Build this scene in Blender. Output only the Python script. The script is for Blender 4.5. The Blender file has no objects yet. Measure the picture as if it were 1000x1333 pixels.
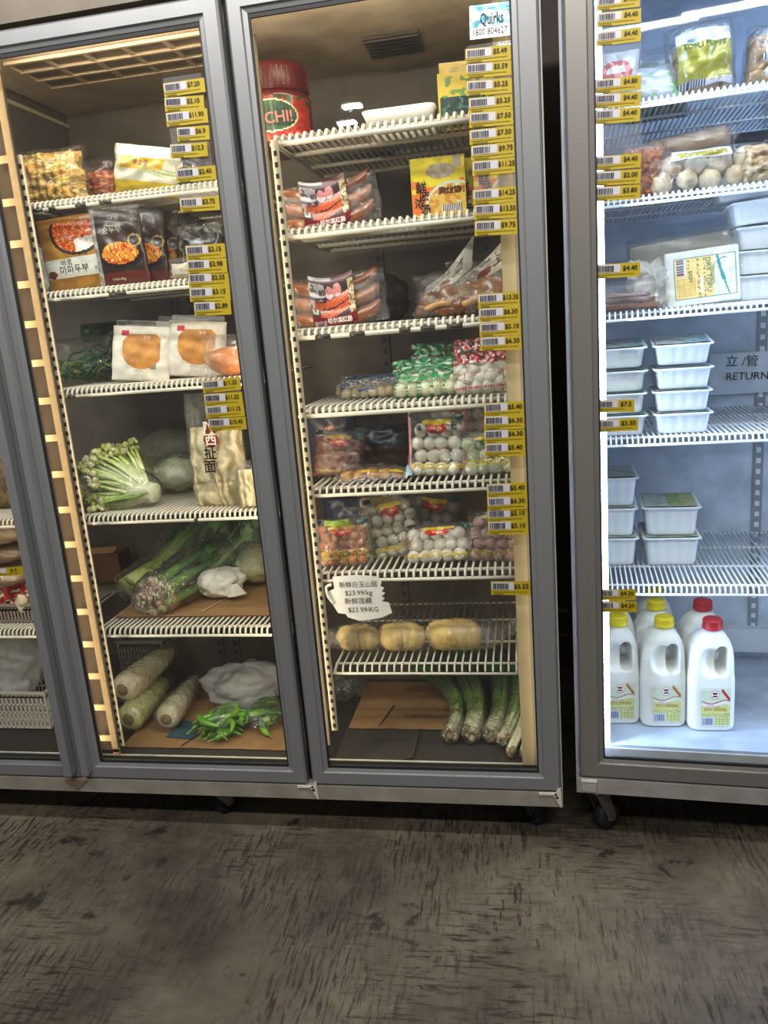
import bpy, bmesh, math, random
from math import sin, cos, pi, radians as R
from mathutils import Vector, Matrix, noise
random.seed(7)
SC = bpy.context.scene
COL = SC.collection

# ------------------------------------------------------------------ camera, world, lights, exposure
F_PX = 999.6
YAW, PITCH, ROLL = R(10.80459), R(13.31573), R(-4.647417)
EYE = Vector((0, -1.75, 1.32))
_fw = Vector((-sin(YAW)*cos(PITCH), cos(YAW)*cos(PITCH), -sin(PITCH)))
_r0 = Vector((cos(YAW), sin(YAW), 0)); _u0 = _r0.cross(_fw)
CR = cos(ROLL)*_r0 + sin(ROLL)*_u0
CU = -sin(ROLL)*_r0 + cos(ROLL)*_u0
cam = bpy.data.cameras.new('camera'); cam.sensor_fit = 'VERTICAL'; cam.sensor_height = 24
cam.lens = F_PX/1333*24; cam.clip_start = .02
co = bpy.data.objects.new('camera', cam); COL.objects.link(co)
co.matrix_world = Matrix(((CR.x, CU.x, -_fw.x, EYE.x), (CR.y, CU.y, -_fw.y, EYE.y), (CR.z, CU.z, -_fw.z, EYE.z), (0, 0, 0, 1)))
SC.camera = co
SC.view_settings.view_transform = 'Standard'; SC.view_settings.look = 'None'
SC.view_settings.exposure = -0.2; SC.view_settings.gamma = 1
SC.cycles.transparent_max_bounces = 40
SC.cycles.max_bounces = 8
w = bpy.data.worlds.new('world'); SC.world = w; w.use_nodes = True
w.node_tree.nodes['Background'].inputs[0].default_value = (.95, .98, 1, 1)
w.node_tree.nodes['Background'].inputs[1].default_value = .13

def area(name, loc, target, size, watts, colour, spread=180):
    l = bpy.data.lights.new(name, 'AREA'); l.shape = 'RECTANGLE'; l.size, l.size_y = size
    l.energy = watts; l.color = colour; l.spread = R(spread)
    o = bpy.data.objects.new(name, l); COL.objects.link(o); o.location = loc
    o.rotation_euler = (Vector(target)-Vector(loc)).to_track_quat('-Z', 'Y').to_euler()
    return o
ROOM = (1, .97, .93)
area('ceiling_tube_light', (-.5, -.85, 2.75), (-.5, -.05, 1.55), (3.2, .12), 70, ROOM)
area('ceiling_tube_light', (-.4, -2.6, 3.38), (-.4, 0, 1.0), (4.4, .14), 118, (1, .95, .88))  # second row, added to throw front fill onto the goods
area('ceiling_downlight', (-1.38, -5.2, 3.05), (-1.38, -5.2, 0), (.16, .12), 9, ROOM); area('ceiling_downlight', (-1.2, -4.55, 3.0), (-1.2, -4.55, 0), (.14, .12), 9, ROOM)
WARM = (1, .80, .56)
def tube(x, dx, wt): area('mullion_tube_light', (x, .034, 1.1), (x+dx, .034+.85*abs(dx), 1.1), (.016, 1.76), wt, WARM)
tube(-1.236, .3, 3.6); tube(-.636, -.3, 2.8); tube(-.572, .3, 3.0); tube(.042, -.3, 2.8); tube(-1.295, -.3, 1.6)
area('header_tube_light', (-.93, .06, 2.012), (-.93, .35, 1.85), (.52, .02), 2.6, WARM)
area('header_tube_light', (-.27, .06, 2.012), (-.27, .35, 1.85), (.52, .02), 1.6, WARM)

# ------------------------------------------------------------------ frames: turn a picture point on a known plane into metres
class Frame:
    def __init__(s, ox, oy, t): s.o = Vector((ox, oy, 0)); s.t = t; s.ex = Vector((cos(t), sin(t), 0)); s.ey = Vector((-sin(t), cos(t), 0))
    def at(s, px, py, off):
        d = CR*((px-500)/F_PX) - CU*((py-666.5)/F_PX) + _fw
        k = (off + s.ey.dot(s.o) - s.ey.dot(EYE))/s.ey.dot(d); p = EYE + d*k - s.o
        return Vector((s.ex.dot(p), off, p.z))
    def world(s, l): return s.o + s.ex*l[0] + s.ey*l[1] + Vector((0, 0, l[2]))
    def span(s, l, t, r, b, off, z0):
        my = (t+b)/2; a = s.at(l, my, off); c = s.at(r, my, off); m = s.at((l+r)/2, t, off)
        return (a.x+c.x)/2, c.x-a.x, m.z-z0
FA = Frame(0, 0, 0); FB = Frame(0, .04, R(-4))
for px_, py_, dist, ln in ((838, 33, 5.2, .8), (960, 6, 4.6, .7)):      # far shop lights that mirror in the right-hand glass door
    q_ = FB.at(px_, py_, dist); q_ = FB.world((q_.x, -dist, q_.z)); area('ceiling_tube_light', q_, q_-Vector((0, -.4, 1)), (ln, .07), 8, ROOM)

# ------------------------------------------------------------------ materials
def lin(c):
    if isinstance(c, str): c = tuple(int(c[i:i+2], 16)/255 for i in (0, 2, 4))
    return tuple(((v/12.92) if v <= .04045 else ((v+.055)/1.055)**2.4) for v in c)
def nodes(name):
    m = bpy.data.materials.new(name); m.use_nodes = True; nt = m.node_tree
    return m, nt, nt.nodes['Principled BSDF'], nt.nodes['Material Output']
def N(nt, t, **k):
    n = nt.nodes.new(t)
    for a, b in k.items(): setattr(n, a, b)
    return n
def col_mat(name, rough=.5, spec=.5, var=0, vscale=40, bump=0, bscale=60, metal=0, coat=0, sss=0, stretch=None):
    m, nt, b, out = nodes(name); L = nt.links.new
    a = N(nt, 'ShaderNodeAttribute', attribute_name='Col'); src = a.outputs['Color']
    tc = N(nt, 'ShaderNodeTexCoord'); vec = tc.outputs['Object']
    if stretch:
        mp = N(nt, 'ShaderNodeMapping'); mp.inputs['Scale'].default_value = stretch; L(vec, mp.inputs[0]); vec = mp.outputs[0]
    if var:
        nz = N(nt, 'ShaderNodeTexNoise'); nz.inputs['Scale'].default_value = vscale; nz.inputs['Detail'].default_value = 6; L(vec, nz.inputs['Vector'])
        mr = N(nt, 'ShaderNodeMapRange'); mr.inputs[1].default_value = .3; mr.inputs[2].default_value = .7
        mr.inputs[3].default_value = 1-var; mr.inputs[4].default_value = 1+var*.6; L(nz.outputs[0], mr.inputs[0])
        mx = N(nt, 'ShaderNodeVectorMath', operation='SCALE'); L(src, mx.inputs[0]); L(mr.outputs[0], mx.inputs['Scale']); src = mx.outputs[0]
    L(src, b.inputs['Base Color'])
    b.inputs['Roughness'].default_value = rough; b.inputs['Specular IOR Level'].default_value = spec; b.inputs['Metallic'].default_value = metal
    b.inputs['Coat Weight'].default_value = coat; b.inputs['Coat Roughness'].default_value = .12
    if sss: b.inputs['Subsurface Weight'].default_value = sss; b.inputs['Subsurface Radius'].default_value = (.01, .01, .008)
    if bump:
        n2 = N(nt, 'ShaderNodeTexNoise'); n2.inputs['Scale'].default_value = bscale; n2.inputs['Detail'].default_value = 3; L(vec, n2.inputs['Vector'])
        bp = N(nt, 'ShaderNodeBump'); bp.inputs['Strength'].default_value = bump; bp.inputs['Distance'].default_value = .004
        L(n2.outputs[0], bp.inputs['Height']); L(bp.outputs[0], b.inputs['Normal'])
    return m
def film_mat(name, tint=(.97, .97, .97), milk=.06, gloss=1.0, rough=.12, bump=.6, bscale=45):
    m, nt, b, out = nodes(name); nt.nodes.remove(b); L = nt.links.new
    tr = N(nt, 'ShaderNodeBsdfTransparent'); tr.inputs[0].default_value = (*tint, 1)
    gl = N(nt, 'ShaderNodeBsdfGlossy'); gl.inputs['Roughness'].default_value = rough; gl.inputs[0].default_value = (.95, .95, .95, 1)
    df = N(nt, 'ShaderNodeBsdfDiffuse'); df.inputs[0].default_value = (.85, .86, .86, 1)
    fr = N(nt, 'ShaderNodeLayerWeight'); fr.inputs['Blend'].default_value = .5
    if bump:
        tc = N(nt, 'ShaderNodeTexCoord'); nz = N(nt, 'ShaderNodeTexNoise'); nz.inputs['Scale'].default_value = bscale; nz.inputs['Detail'].default_value = 4
        nz.inputs['Distortion'].default_value = 1.2
        L(tc.outputs['Object'], nz.inputs['Vector']); bp = N(nt, 'ShaderNodeBump'); bp.inputs['Strength'].default_value = bump; bp.inputs['Distance'].default_value = .01
        L(nz.outputs[0], bp.inputs['Height'])
        for x in (gl, fr): L(bp.outputs[0], x.inputs['Normal'])
    pw = N(nt, 'ShaderNodeMath', operation='POWER'); pw.inputs[1].default_value = 5; L(fr.outputs['Facing'], pw.inputs[0])
    mu = N(nt, 'ShaderNodeMath', operation='MULTIPLY_ADD'); mu.inputs[1].default_value = .95*gloss; mu.inputs[2].default_value = .035*gloss; mu.use_clamp = True; L(pw.outputs[0], mu.inputs[0])
    m1 = N(nt, 'ShaderNodeMixShader'); m1.inputs[0].default_value = milk; L(tr.outputs[0], m1.inputs[1]); L(df.outputs[0], m1.inputs[2])
    m2 = N(nt, 'ShaderNodeMixShader'); L(mu.outputs[0], m2.inputs[0]); L(m1.outputs[0], m2.inputs[1]); L(gl.outputs[0], m2.inputs[2])
    L(m2.outputs[0], out.inputs[0]); return m
M = dict(
    paint=col_mat('satin_paint', .38, .5, .06, 9),
    grime=col_mat('worn_enamel', .5, .4, .22, 14, .1, 30),
    alu=col_mat('anodised_aluminium', .34, .6, .05, 8, metal=.35, stretch=(1, 1, .15)),
    wire=col_mat('coated_wire', .35, .5, .08, 60),
    matte=col_mat('matte', .85, .2, .12, 50),
    rubber=col_mat('rubber', .6, .3, .2, 60),
    steel=col_mat('dull_steel', .35, .5, .15, 60, metal=.85),
    ink=col_mat('ink', .6, .2),
    card=col_mat('ticket_card', .5, .3, .03, 80),
    print=col_mat('printed_film', .28, .5, .07, 60, .35, 40, coat=.3),
    soft=col_mat('paper_pack', .5, .35, .06, 40, .4, 35),
    box=col_mat('cardboard', .8, .15, .15, 18, .15, 120, stretch=(1, 1, 1)),
    mat=col_mat('rubber_mat', .7, .3, .35, 160, .6, 300),
    food=col_mat('food', .42, .45, .22, 70, .4, 90, sss=.08),
    meat=col_mat('smoked_meat', .25, .5, .16, 50, .15, 60, coat=.4),
    veg=col_mat('vegetable', .35, .45, .2, 55, .25, 60),
    leaf=col_mat('leaf', .4, .45, .35, 70, .5, 90),
    floret=col_mat('floret', .6, .3, .3, 160, .9, 260),
    root=col_mat('root_skin', .55, .35, .38, 32, .3, 70),
    milk=col_mat('milky_plastic', .3, .5, 0, sss=.15),
    tub=col_mat('white_tub', .32, .5, .02, 30),
    bag=col_mat('thin_white_bag', .45, .4, .06, 50, 1.0, 26),
    film=film_mat('clear_film', (.97, .97, .96), .03, 1.8, .09, .9, 40), film2=film_mat('cloudy_film', (.93, .93, .92), .22, 1.1, .2, .9, 30),
    wrap=film_mat('cling_wrap', (.97, .97, .96), .025, 2.4, .07, 1.0, 42),
    frost=film_mat('frosted_bag', (.9, .91, .92), .38, .8, .3, .8, 22),
    strip=film_mat('ticket_strip_plastic', (.96, .97, .98), .04, .9, .05, 0),
    glass=film_mat('door_glass', (.93, .95, .945), .004, 1.0, .02, 0),
)
m, nt, b, out = nodes('led_diffuser'); M['led'] = m                # rows of LED points behind a clear lens
tc = N(nt, 'ShaderNodeTexCoord'); sp = N(nt, 'ShaderNodeSeparateXYZ'); nt.links.new(tc.outputs['Object'], sp.inputs[0])
mu = N(nt, 'ShaderNodeMath', operation='MULTIPLY'); mu.inputs[1].default_value = 420; nt.links.new(sp.outputs['Z'], mu.inputs[0])
sn = N(nt, 'ShaderNodeMath', operation='SINE'); nt.links.new(mu.outputs[0], sn.inputs[0])
mr = N(nt, 'ShaderNodeMapRange'); mr.inputs[1].default_value = -1; mr.inputs[3].default_value = 1.1; mr.inputs[4].default_value = 3.2; nt.links.new(sn.outputs[0], mr.inputs[0])
b.inputs['Base Color'].default_value = (.8, .85, .95, 1); b.inputs['Emission Color'].default_value = (.84, .91, 1, 1); nt.links.new(mr.outputs[0], b.inputs['Emission Strength'])

def tex_mat_floor():
    m, nt, b, out = nodes('worn_concrete'); L = nt.links.new
    tc = N(nt, 'ShaderNodeTexCoord'); v = tc.outputs['Object']
    def nz(scale, det=8, rough=.6, dist=0, stretch=None, rot=0):
        mp = N(nt, 'ShaderNodeMapping'); L(v, mp.inputs[0])
        if stretch: mp.inputs['Scale'].default_value = stretch
        mp.inputs['Rotation'].default_value = (0, 0, rot)
        n = N(nt, 'ShaderNodeTexNoise'); n.inputs['Scale'].default_value = scale; n.inputs['Detail'].default_value = det
        n.inputs['Roughness'].default_value = rough; n.inputs['Distortion'].default_value = dist; L(mp.outputs[0], n.inputs['Vector']); return n.outputs[0]
    def ramp(s, a, c0, bpos, c1):
        r = N(nt, 'ShaderNodeValToRGB'); e = r.color_ramp.elements; e[0].position = a; e[1].position = bpos
        e[0].color = (*c0, 1); e[1].color = (*c1, 1); L(s, r.inputs[0]); return r.outputs[0]
    base = ramp(nz(1.6, 6), .35, lin('312c25'), .64, lin('655d4e'))
    fine = ramp(nz(22, 8, .7), .3, (.72, .72, .72), .7, (1.15, 1.15, 1.15))
    mx = N(nt, 'ShaderNodeMixRGB', blend_type='MULTIPLY'); mx.inputs[0].default_value = 1; L(base, mx.inputs[1]); L(fine, mx.inputs[2])
    # trowel scratches in two directions, where a broad mask lets them show
    cur = mx.outputs[0]
    for rot, st, pos in ((.75, (22, 2.6, 1), .56), (-.55, (2.6, 20, 1), .57), (.2, (14, 2.2, 1), .6)):
        s = ramp(nz(4.6, 8, .75, .35, st, rot), pos-.045, (0, 0, 0), pos+.0, (1, 1, 1))
        k = ramp(nz(2.3, 4, .6, 0, None, rot*3), .44, (0, 0, 0), .6, (.9, .9, .9))
        mm = N(nt, 'ShaderNodeMixRGB', blend_type='MULTIPLY'); mm.inputs[0].default_value = 1; L(s, mm.inputs[1]); L(k, mm.inputs[2])
        m2 = N(nt, 'ShaderNodeMixRGB', blend_type='MIX'); L(mm.outputs[0], m2.inputs[0]); L(cur, m2.inputs[1]); m2.inputs[2].default_value = (*lin('1f1c19'), 1); cur = m2.outputs[0]
    spot = ramp(nz(9, 5, .6, .4), .63, (0, 0, 0), .68, (.9, .9, .9))
    m3 = N(nt, 'ShaderNodeMixRGB'); L(spot, m3.inputs[0]); L(cur, m3.inputs[1]); m3.inputs[2].default_value = (*lin('1d1a17'), 1)
    L(m3.outputs[0], b.inputs['Base Color'])
    rr = ramp(nz(3, 6), .3, (.36,)*3, .7, (.62,)*3); L(rr, b.inputs['Roughness'])
    bp = N(nt, 'ShaderNodeBump'); bp.inputs['Strength'].default_value = .25; bp.inputs['Distance'].default_value = .004; L(nz(45, 6, .7), bp.inputs['Height']); L(bp.outputs[0], b.inputs['Normal'])
    return m
M['floor'] = tex_mat_floor()

# ------------------------------------------------------------------ mesh builder
_tc = {}
def glyphs(s, bold=False):
    if s not in _tc:
        c = bpy.data.curves.new('t', 'FONT'); c.body = s; c.align_x = 'CENTER'; c.resolution_u = 2
        if bold: c.offset = .018
        o = bpy.data.objects.new('t', c); me = bpy.data.meshes.new_from_object(o)
        _tc[s] = ([v.co.copy() for v in me.vertices], [list(p.vertices) for p in me.polygons])
        m_ = (max(v.x for v in _tc[s][0])+min(v.x for v in _tc[s][0]))/2
        for v in _tc[s][0]: v.x -= m_
        bpy.data.objects.remove(o); bpy.data.curves.remove(c); bpy.data.meshes.remove(me)
    return _tc[s]
class MB:
    def __init__(s): s.v = []; s.f = []; s.c = []; s.m = []; s.sm = []
    def add(s, vs, fs, col='ffffff', mi=0, smooth=True, X=None):
        k = len(s.v); s.v += [X @ Vector(v) if X else Vector(v) for v in vs]
        many = isinstance(col, list)
        for i, f in enumerate(fs):
            s.f.append([k+j for j in f]); s.c.append(lin(col[i]) if many else lin(col)); s.m.append(mi if not isinstance(mi, list) else mi[i]); s.sm.append(smooth)
        return s
    def box(s, a, b, col='ffffff', mi=0, X=None, bev=0):
        (x0, y0, z0), (x1, y1, z1) = a, b
        if bev:
            bm = bmesh.new(); bmesh.ops.create_cube(bm, size=1)
            for v in bm.verts: v.co = Vector(((x0+x1)/2+v.co.x*(x1-x0), (y0+y1)/2+v.co.y*(y1-y0), (z0+z1)/2+v.co.z*(z1-z0)))
            bmesh.ops.bevel(bm, geom=bm.edges[:], offset=bev, segments=2, affect='EDGES', profile=.6)
            bm.verts.index_update(); s.add([v.co.copy() for v in bm.verts], [[v.index for v in f.verts] for f in bm.faces], col, mi, False, X); bm.free(); return s
        vs = [(x, y, z) for x in (x0, x1) for y in (y0, y1) for z in (z0, z1)]
        return s.add(vs, [(0, 1, 3, 2), (4, 6, 7, 5), (0, 4, 5, 1), (2, 3, 7, 6), (0, 2, 6, 4), (1, 5, 7, 3)], col, mi, False, X)
    def tube(s, pts, r, col='ffffff', mi=0, n=6, X=None, cols=None, flat=1):
        pts = [Vector(p) for p in pts]; k = len(pts); rs = r if isinstance(r, (list, tuple)) else [r]*k; vs = []; prev = None
        for i, p in enumerate(pts):
            t = (pts[min(i+1, k-1)]-pts[max(i-1, 0)]).normalized()
            if prev is None: u = t.cross(Vector((0, 0, 1)) if abs(t.z) < .9 else Vector((1, 0, 0))).normalized()
            else: u = (prev - t*prev.dot(t)).normalized()
            prev = u; q = t.cross(u)
            for j in range(n): vs.append(p + (u*cos(2*pi*j/n) + q*sin(2*pi*j/n)*flat)*rs[i])
        fs = [(i*n+j, i*n+(j+1) % n, (i+1)*n+(j+1) % n, (i+1)*n+j) for i in range(k-1) for j in range(n)]
        cc = [c for c in (cols[:k-1] if cols else []) for _ in range(n)]
        fs += [list(range(n))[::-1], [(k-1)*n+j for j in range(n)]]
        if cols: cc += [cols[0], cols[-1]]
        return s.add(vs, fs, cc if cols else col, mi, True, X)
    def grid(s, fn, nu, nv, col='ffffff', mi=0, X=None, closed=False, smooth=True):
        """fn(u,v)->point; col may be fn(u,v)->colour or None (None uses slot 1)"""
        vs = [fn(i/nu, j/nv) for j in range(nv+1) for i in range(nu+1)]
        fs = [(j*(nu+1)+i, j*(nu+1)+i+1, (j+1)*(nu+1)+i+1, (j+1)*(nu+1)+i) for j in range(nv) for i in range(nu)]
        if callable(col):
            cc = [col((i+.5)/nu, (j+.5)/nv) for j in range(nv) for i in range(nu)]
            mm = [mi if c else mi+1 for c in cc]; cc = [c or 'ffffff' for c in cc]
            return s.add(vs, fs, cc, mm, smooth, X)
        return s.add(vs, fs, col, mi, smooth, X)
    def lathe(s, prof, col='ffffff', mi=0, n=24, X=None, cols=None, sx=1, sy=1):
        vs = [(r*cos(2*pi*j/n)*sx, r*sin(2*pi*j/n)*sy, z) for r, z in prof for j in range(n)]; k = len(prof)
        fs = [(i*n+j, i*n+(j+1) % n, (i+1)*n+(j+1) % n, (i+1)*n+j) for i in range(k-1) for j in range(n)]
        cc = [c for c in (cols or []) for _ in range(n)]
        fs += [list(range(n))[::-1], [(k-1)*n+j for j in range(n)]]
        if cols: cc += [cols[0], cols[-1]]
        return s.add(vs, fs, cc if cols else col, mi, True, X)
    def ball(s, c, r, col='ffffff', mi=0, nu=10, nv=7, bump=0, bs=20, X=None, seed=0, cols=None):
        r = r if isinstance(r, (tuple, list)) else (r, r, r); c = Vector(c); vs = []
        for i in range(nv+1):
            th = pi*i/nv
            for j in range(nu):
                ph = 2*pi*j/nu; d = Vector((sin(th)*cos(ph), sin(th)*sin(ph), cos(th)))
                k = 1 + (bump*noise.noise(d*bs*.1+Vector((seed, seed*.7, 0))) if bump else 0)
                vs.append(c + Vector((d.x*r[0], d.y*r[1], d.z*r[2]))*k)
        fs = [(i*nu+j, (i+1)*nu+j, (i+1)*nu+(j+1) % nu, i*nu+(j+1) % nu) for i in range(nv) for j in range(nu)]
        return s.add(vs, fs, col, mi, True, X)
    def prism(s, poly, y0, y1, col='ffffff', mi=0, X=None, axis='y', smooth=False):
        n = len(poly)
        mk = (lambda p, y: (p[0], y, p[1])) if axis == 'y' else ((lambda p, y: (p[0], p[1], y)) if axis == 'z' else (lambda p, y: (y, p[0], p[1])))
        vs = [mk(p, y0) for p in poly] + [mk(p, y1) for p in poly]
        return s.add(vs, [list(range(n))[::-1], list(range(n, 2*n))] + [(i, (i+1) % n, n+(i+1) % n, n+i) for i in range(n)], col, mi, smooth, X)
    def text(s, t, size, x, z, fy, col='111111', mi=0, X=None, vert=False, bold=False, sx=1, rot=0, fit=None):
        """t drawn in the xz plane, its line centred on (x,z); fy(x,z) gives the surface it lies on"""
        vs, fs = glyphs(t, bold)
        if fit: sx = min(1.0, fit/(max(v.x for v in vs)-min(v.x for v in vs))/size)
        f = fy if callable(fy) else (lambda a, b: fy)
        cr, sr = cos(rot), sin(rot); o = []
        for v in vs:
            a, b2 = v.x*size*sx, (v.y-.35)*size; X1 = x+a*cr-b2*sr; Z1 = z+a*sr+b2*cr
            o.append((X1, f(X1, Z1), Z1))
        return s.add(o, fs, col, mi, False, X)
    def build(s, name, mats, parent=None, loc=None):
        me = bpy.data.meshes.new(name); me.from_pydata([tuple(v) for v in s.v], [], s.f)
        for m in (mats if isinstance(mats, (list, tuple)) else [mats]): me.materials.append(M[m] if isinstance(m, str) else m)
        ca = me.color_attributes.new('Col', 'FLOAT_COLOR', 'CORNER'); buf = []
        for f, c in zip(s.f, s.c): buf += [c[0], c[1], c[2], 1]*len(f)
        ca.data.foreach_set('color', buf)
        me.polygons.foreach_set('material_index', s.m); me.polygons.foreach_set('use_smooth', s.sm); me.update()
        o = bpy.data.objects.new(name, me); COL.objects.link(o)
        if parent: o.parent = parent
        if loc is not None: o.location = loc
        return o
def tag(o, label, cat, group=None, kind=None):
    o['label'] = label; o['category'] = cat
    if group: o['group'] = group
    if kind: o['kind'] = kind
    return o
def thing(name, label, cat, fr, loc, rot=(0, 0, 0), group=None):
    o = bpy.data.objects.new(name, None); o.empty_display_size = .02; COL.objects.link(o); o.location = fr.world(loc)
    o.rotation_euler = (rot[0], rot[1], rot[2]+fr.t); return tag(o, label, cat, group)
def dup(root, fr, loc, rot, label, group=None):
    def cp(o, par):
        c = o.copy(); COL.objects.link(c); c.parent = par
        for ch in [x for x in bpy.data.objects if x.parent == o]: cp(ch, c)
        return c
    r = cp(root, None); r.location = fr.world(loc); r.rotation_euler = (rot[0], rot[1], rot[2]+fr.t); r['label'] = label
    if group: r['group'] = group
    return r
def struct(o): o['kind'] = 'structure'; return o
def T(x=0, y=0, z=0, rx=0, ry=0, rz=0): return Matrix.Translation((x, y, z)) @ Matrix.Rotation(rz, 4, 'Z') @ Matrix.Rotation(ry, 4, 'Y') @ Matrix.Rotation(rx, 4, 'X')
def nz(x, y, z=0): return noise.noise(Vector((x, y, z)))

# ------------------------------------------------------------------ the room
mb = MB(); mb.grid(lambda u, v: (-5+10*u, -7+9*v, 0), 4, 4); struct(mb.build('floor', 'floor'))
mb = MB(); mb.box((-5, 1.1, 0), (5, 1.2, 3.9), '3a3330'); struct(mb.build('wall_back', 'matte'))
mb = MB(); mb.box((-5, -7, 3.9), (5, 1.2, 4.0), '8a8680'); struct(mb.build('ceiling', 'matte'))
mb = MB(); mb.box((.0685, .56, .42), (.115, .575, .432), '6b655f'); tag(mb.build('wall_rail', 'steel'), 'upper thin grey metal rail across the dark gap between the fridges', 'rail')
mb = MB(); mb.box((.0685, .56, .34), (.115, .575, .349), '6b655f'); tag(mb.build('wall_rail', 'steel'), 'lower thin grey metal rail across the dark gap between the fridges', 'rail')

# ------------------------------------------------------------------ fridge pieces
ALU, CREAM = '77797b', 'cbbca2'
def door(parent, name, x0, x1, z0, z1, stl, stR, top, bot, y0=0, handle=None, col=ALU):
    """frame with mitred corners (outer face stepped towards the glass), gasket, glass"""
    gx0, gx1, gz0, gz1 = x0+stl, x1-stR, z0+bot, z1-top
    mb = MB(); d = .028
    def ring(a, b, ya, yb, c):   # a,b = rectangles (x0,z0,x1,z1) outer/inner, at depths ya, yb
        A = [(a[0], ya, a[1]), (a[2], ya, a[1]), (a[2], ya, a[3]), (a[0], ya, a[3])]; B = [(b[0], yb, b[1]), (b[2], yb, b[1]), (b[2], yb, b[3]), (b[0], yb, b[3])]
        for i in range(4):
            j = (i+1) % 4; mb.add([A[i], A[j], B[j], B[i]], [(0, 1, 2, 3)], c, 0, False)
    o = (x0, z0, x1, z1); k = .005; o1 = (x0+k, z0+k, x1-k, z1-k)
    s1 = (gx0-.013, gz0-.010, gx1+.013, gz1+.012); g = (gx0, gz0, gx1, gz1)
    ring(o, o, y0+d, y0+k, col); ring(o, o1, y0+k, y0, col); ring(o1, s1, y0, y0, col); ring(s1, (s1[0]+.003, s1[1]+.002, s1[2]-.003, s1[3]-.003), y0, y0+.005, col)
    ring((s1[0]+.003, s1[1]+.002, s1[2]-.003, s1[3]-.003), g, y0+.005, y0+.008, col); ring(g, g, y0+.008, y0+.016, col); ring(g, g, y0+.022, y0+d, '55565a')
    ring(g, o, y0+d, y0+d, '55565a')
    dr = mb.build(name, 'alu', parent)
    mb = MB()
    for a, b in (((gx0, y0+.0095, gz0), (gx0+.004, y0+.0155, gz1)), ((gx1-.004, y0+.0095, gz0), (gx1, y0+.0155, gz1)), ((gx0+.004, y0+.0095, gz1-.009), (gx1-.004, y0+.0155, gz1)), ((gx0+.004, y0+.0095, gz0), (gx1-.004, y0+.0155, gz0+.006))): mb.box(a, b, '1e1e20')
    mb.build('gasket', 'rubber', dr)
    mb = MB(); mb.box((gx0+.0005, y0+.016, gz0+.0005), (gx1-.0005, y0+.021, gz1-.0005)); mb.build('glass_pane', 'glass', dr)
    if handle:
        hx0, hx1, hd = handle; t = .045
        mb = MB(); mx = (hx0+hx1)/2
        prof = [(hx0, -.001), (hx0+.003, -hd), (hx1-.003, -hd), (hx1, -.001)] if hx0 < hx1 else None
        # a pressed channel the height of the door, its lower end cut to a point
        zs = z0-.004; vs = []
        for px_, py_ in prof: vs.append((px_, y0+py_, zs+.03*(abs(px_-mx)/(abs(hx1-hx0)/2))))
        for px_, py_ in prof: vs.append((px_, y0+py_, z1+.02))
        mb.add(vs, [(0, 1, 5, 4), (1, 2, 6, 5), (2, 3, 7, 6), (0, 3, 2, 1), (4, 5, 6, 7)], '7b7d7f', 0, False); mb.build('handle_channel', 'alu', dr)
    return dr
def shelf(parent, x0, x1, y0, y1, z, pitch, r=.0032, drop=.02, col='cfc9bb', name='wire_shelf', notch=()):
    mb = MB(); n = max(2, round((x1-x0-2*r)/pitch)); st = (x1-x0-4*r)/n
    for i in range(n+1):
        x = x0+2*r+i*st
        mb.tube([(x, y1, z), (x, y0+.012, z), (x, y0+.004, z-.004), (x, y0, z-.011), (x, y0, z-drop)], r, col, 0, 6)
    R2 = r*1.35
    for yy, zz in ((y0-.001, z-drop), (y0+.03, z-2*r), (y0+(y1-y0)*.36, z-2*r), (y0+(y1-y0)*.7, z-2*r), (y1, z-2*r)):
        mb.tube([(x0, yy, zz), (x1, yy, zz)], R2, col, 0, 8)
    for x in (x0, x1): mb.tube([(x, y0-.001, z-drop), (x, y0+.02, z-drop*.7), (x, y1, z-2*r)], R2, col, 0, 8)
    for c0, c1, low in notch:                                        # chips where the white coating has come off the front rods
        mb.tube([(c0, y0-.001, z-drop), (c1, y0-.001, z-drop)] if low else [(c0, y0+.001, z-.008), (c1, y0+.001, z-.008)], R2*1.12, '2a211a', 0, 8)
    return mb.build(name, 'wire', parent)
def slotted(mb, x, y, z0, z1, wd, pitch, col, dark='1c1815', axis='x', sl=.45):
    """punched shelf standard: a strip with a real row of dark slots"""
    mb.box((x, y, z0), (x+wd, y+.004, z1), col); k = int((z1-z0)/pitch)
    for i in range(k):
        zz = z0+.01+i*pitch; mb.box((x+wd*.27, y-.0006, zz), (x+wd*.73, y+.001, zz+pitch*sl), dark)
def castor(parent, X, Y, z, s=1, turn=0):
    rt = MB(); Xf = T(X, Y, 0, rz=turn)
    rt.box((-.03, -.03, z-.006), (.03, .03, z), '8f8d88', 0, Xf); rt.lathe([(.018, z-.022), (.02, z-.006)], '77746f', 0, 16, Xf)
    for sx in (-1, 1): rt.prism([(-.022, z-.016), (.018, z-.016), (.044, .048), (.044, .028), (.026, .028)], sx*.021-.0015, sx*.021+.0015, '8a8780', 0, Xf @ T(rz=pi/2))
    c = rt.build('castor', 'steel', parent)
    wmb = MB(); Xw = Xf @ T(0, 0, 0) @ Matrix.Translation((0, .034, .038)) @ Matrix.Rotation(pi/2, 4, 'Y')
    wmb.lathe([(.006, -.018), (.03, -.018), (.036, -.013), (.0375, 0), (.036, .013), (.03, .018), (.006, .018)], '17161a', 0, 28, Xw); wmb.build('wheel', 'rubber', c)
    hmb = MB(); hmb.lathe([(.004, -.0225), (.013, -.0195), (.013, .0195), (.004, .0225)], '9a9790', 0, 16, Xw); hmb.build('axle_cap', 'steel', c)
    return c

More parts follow.
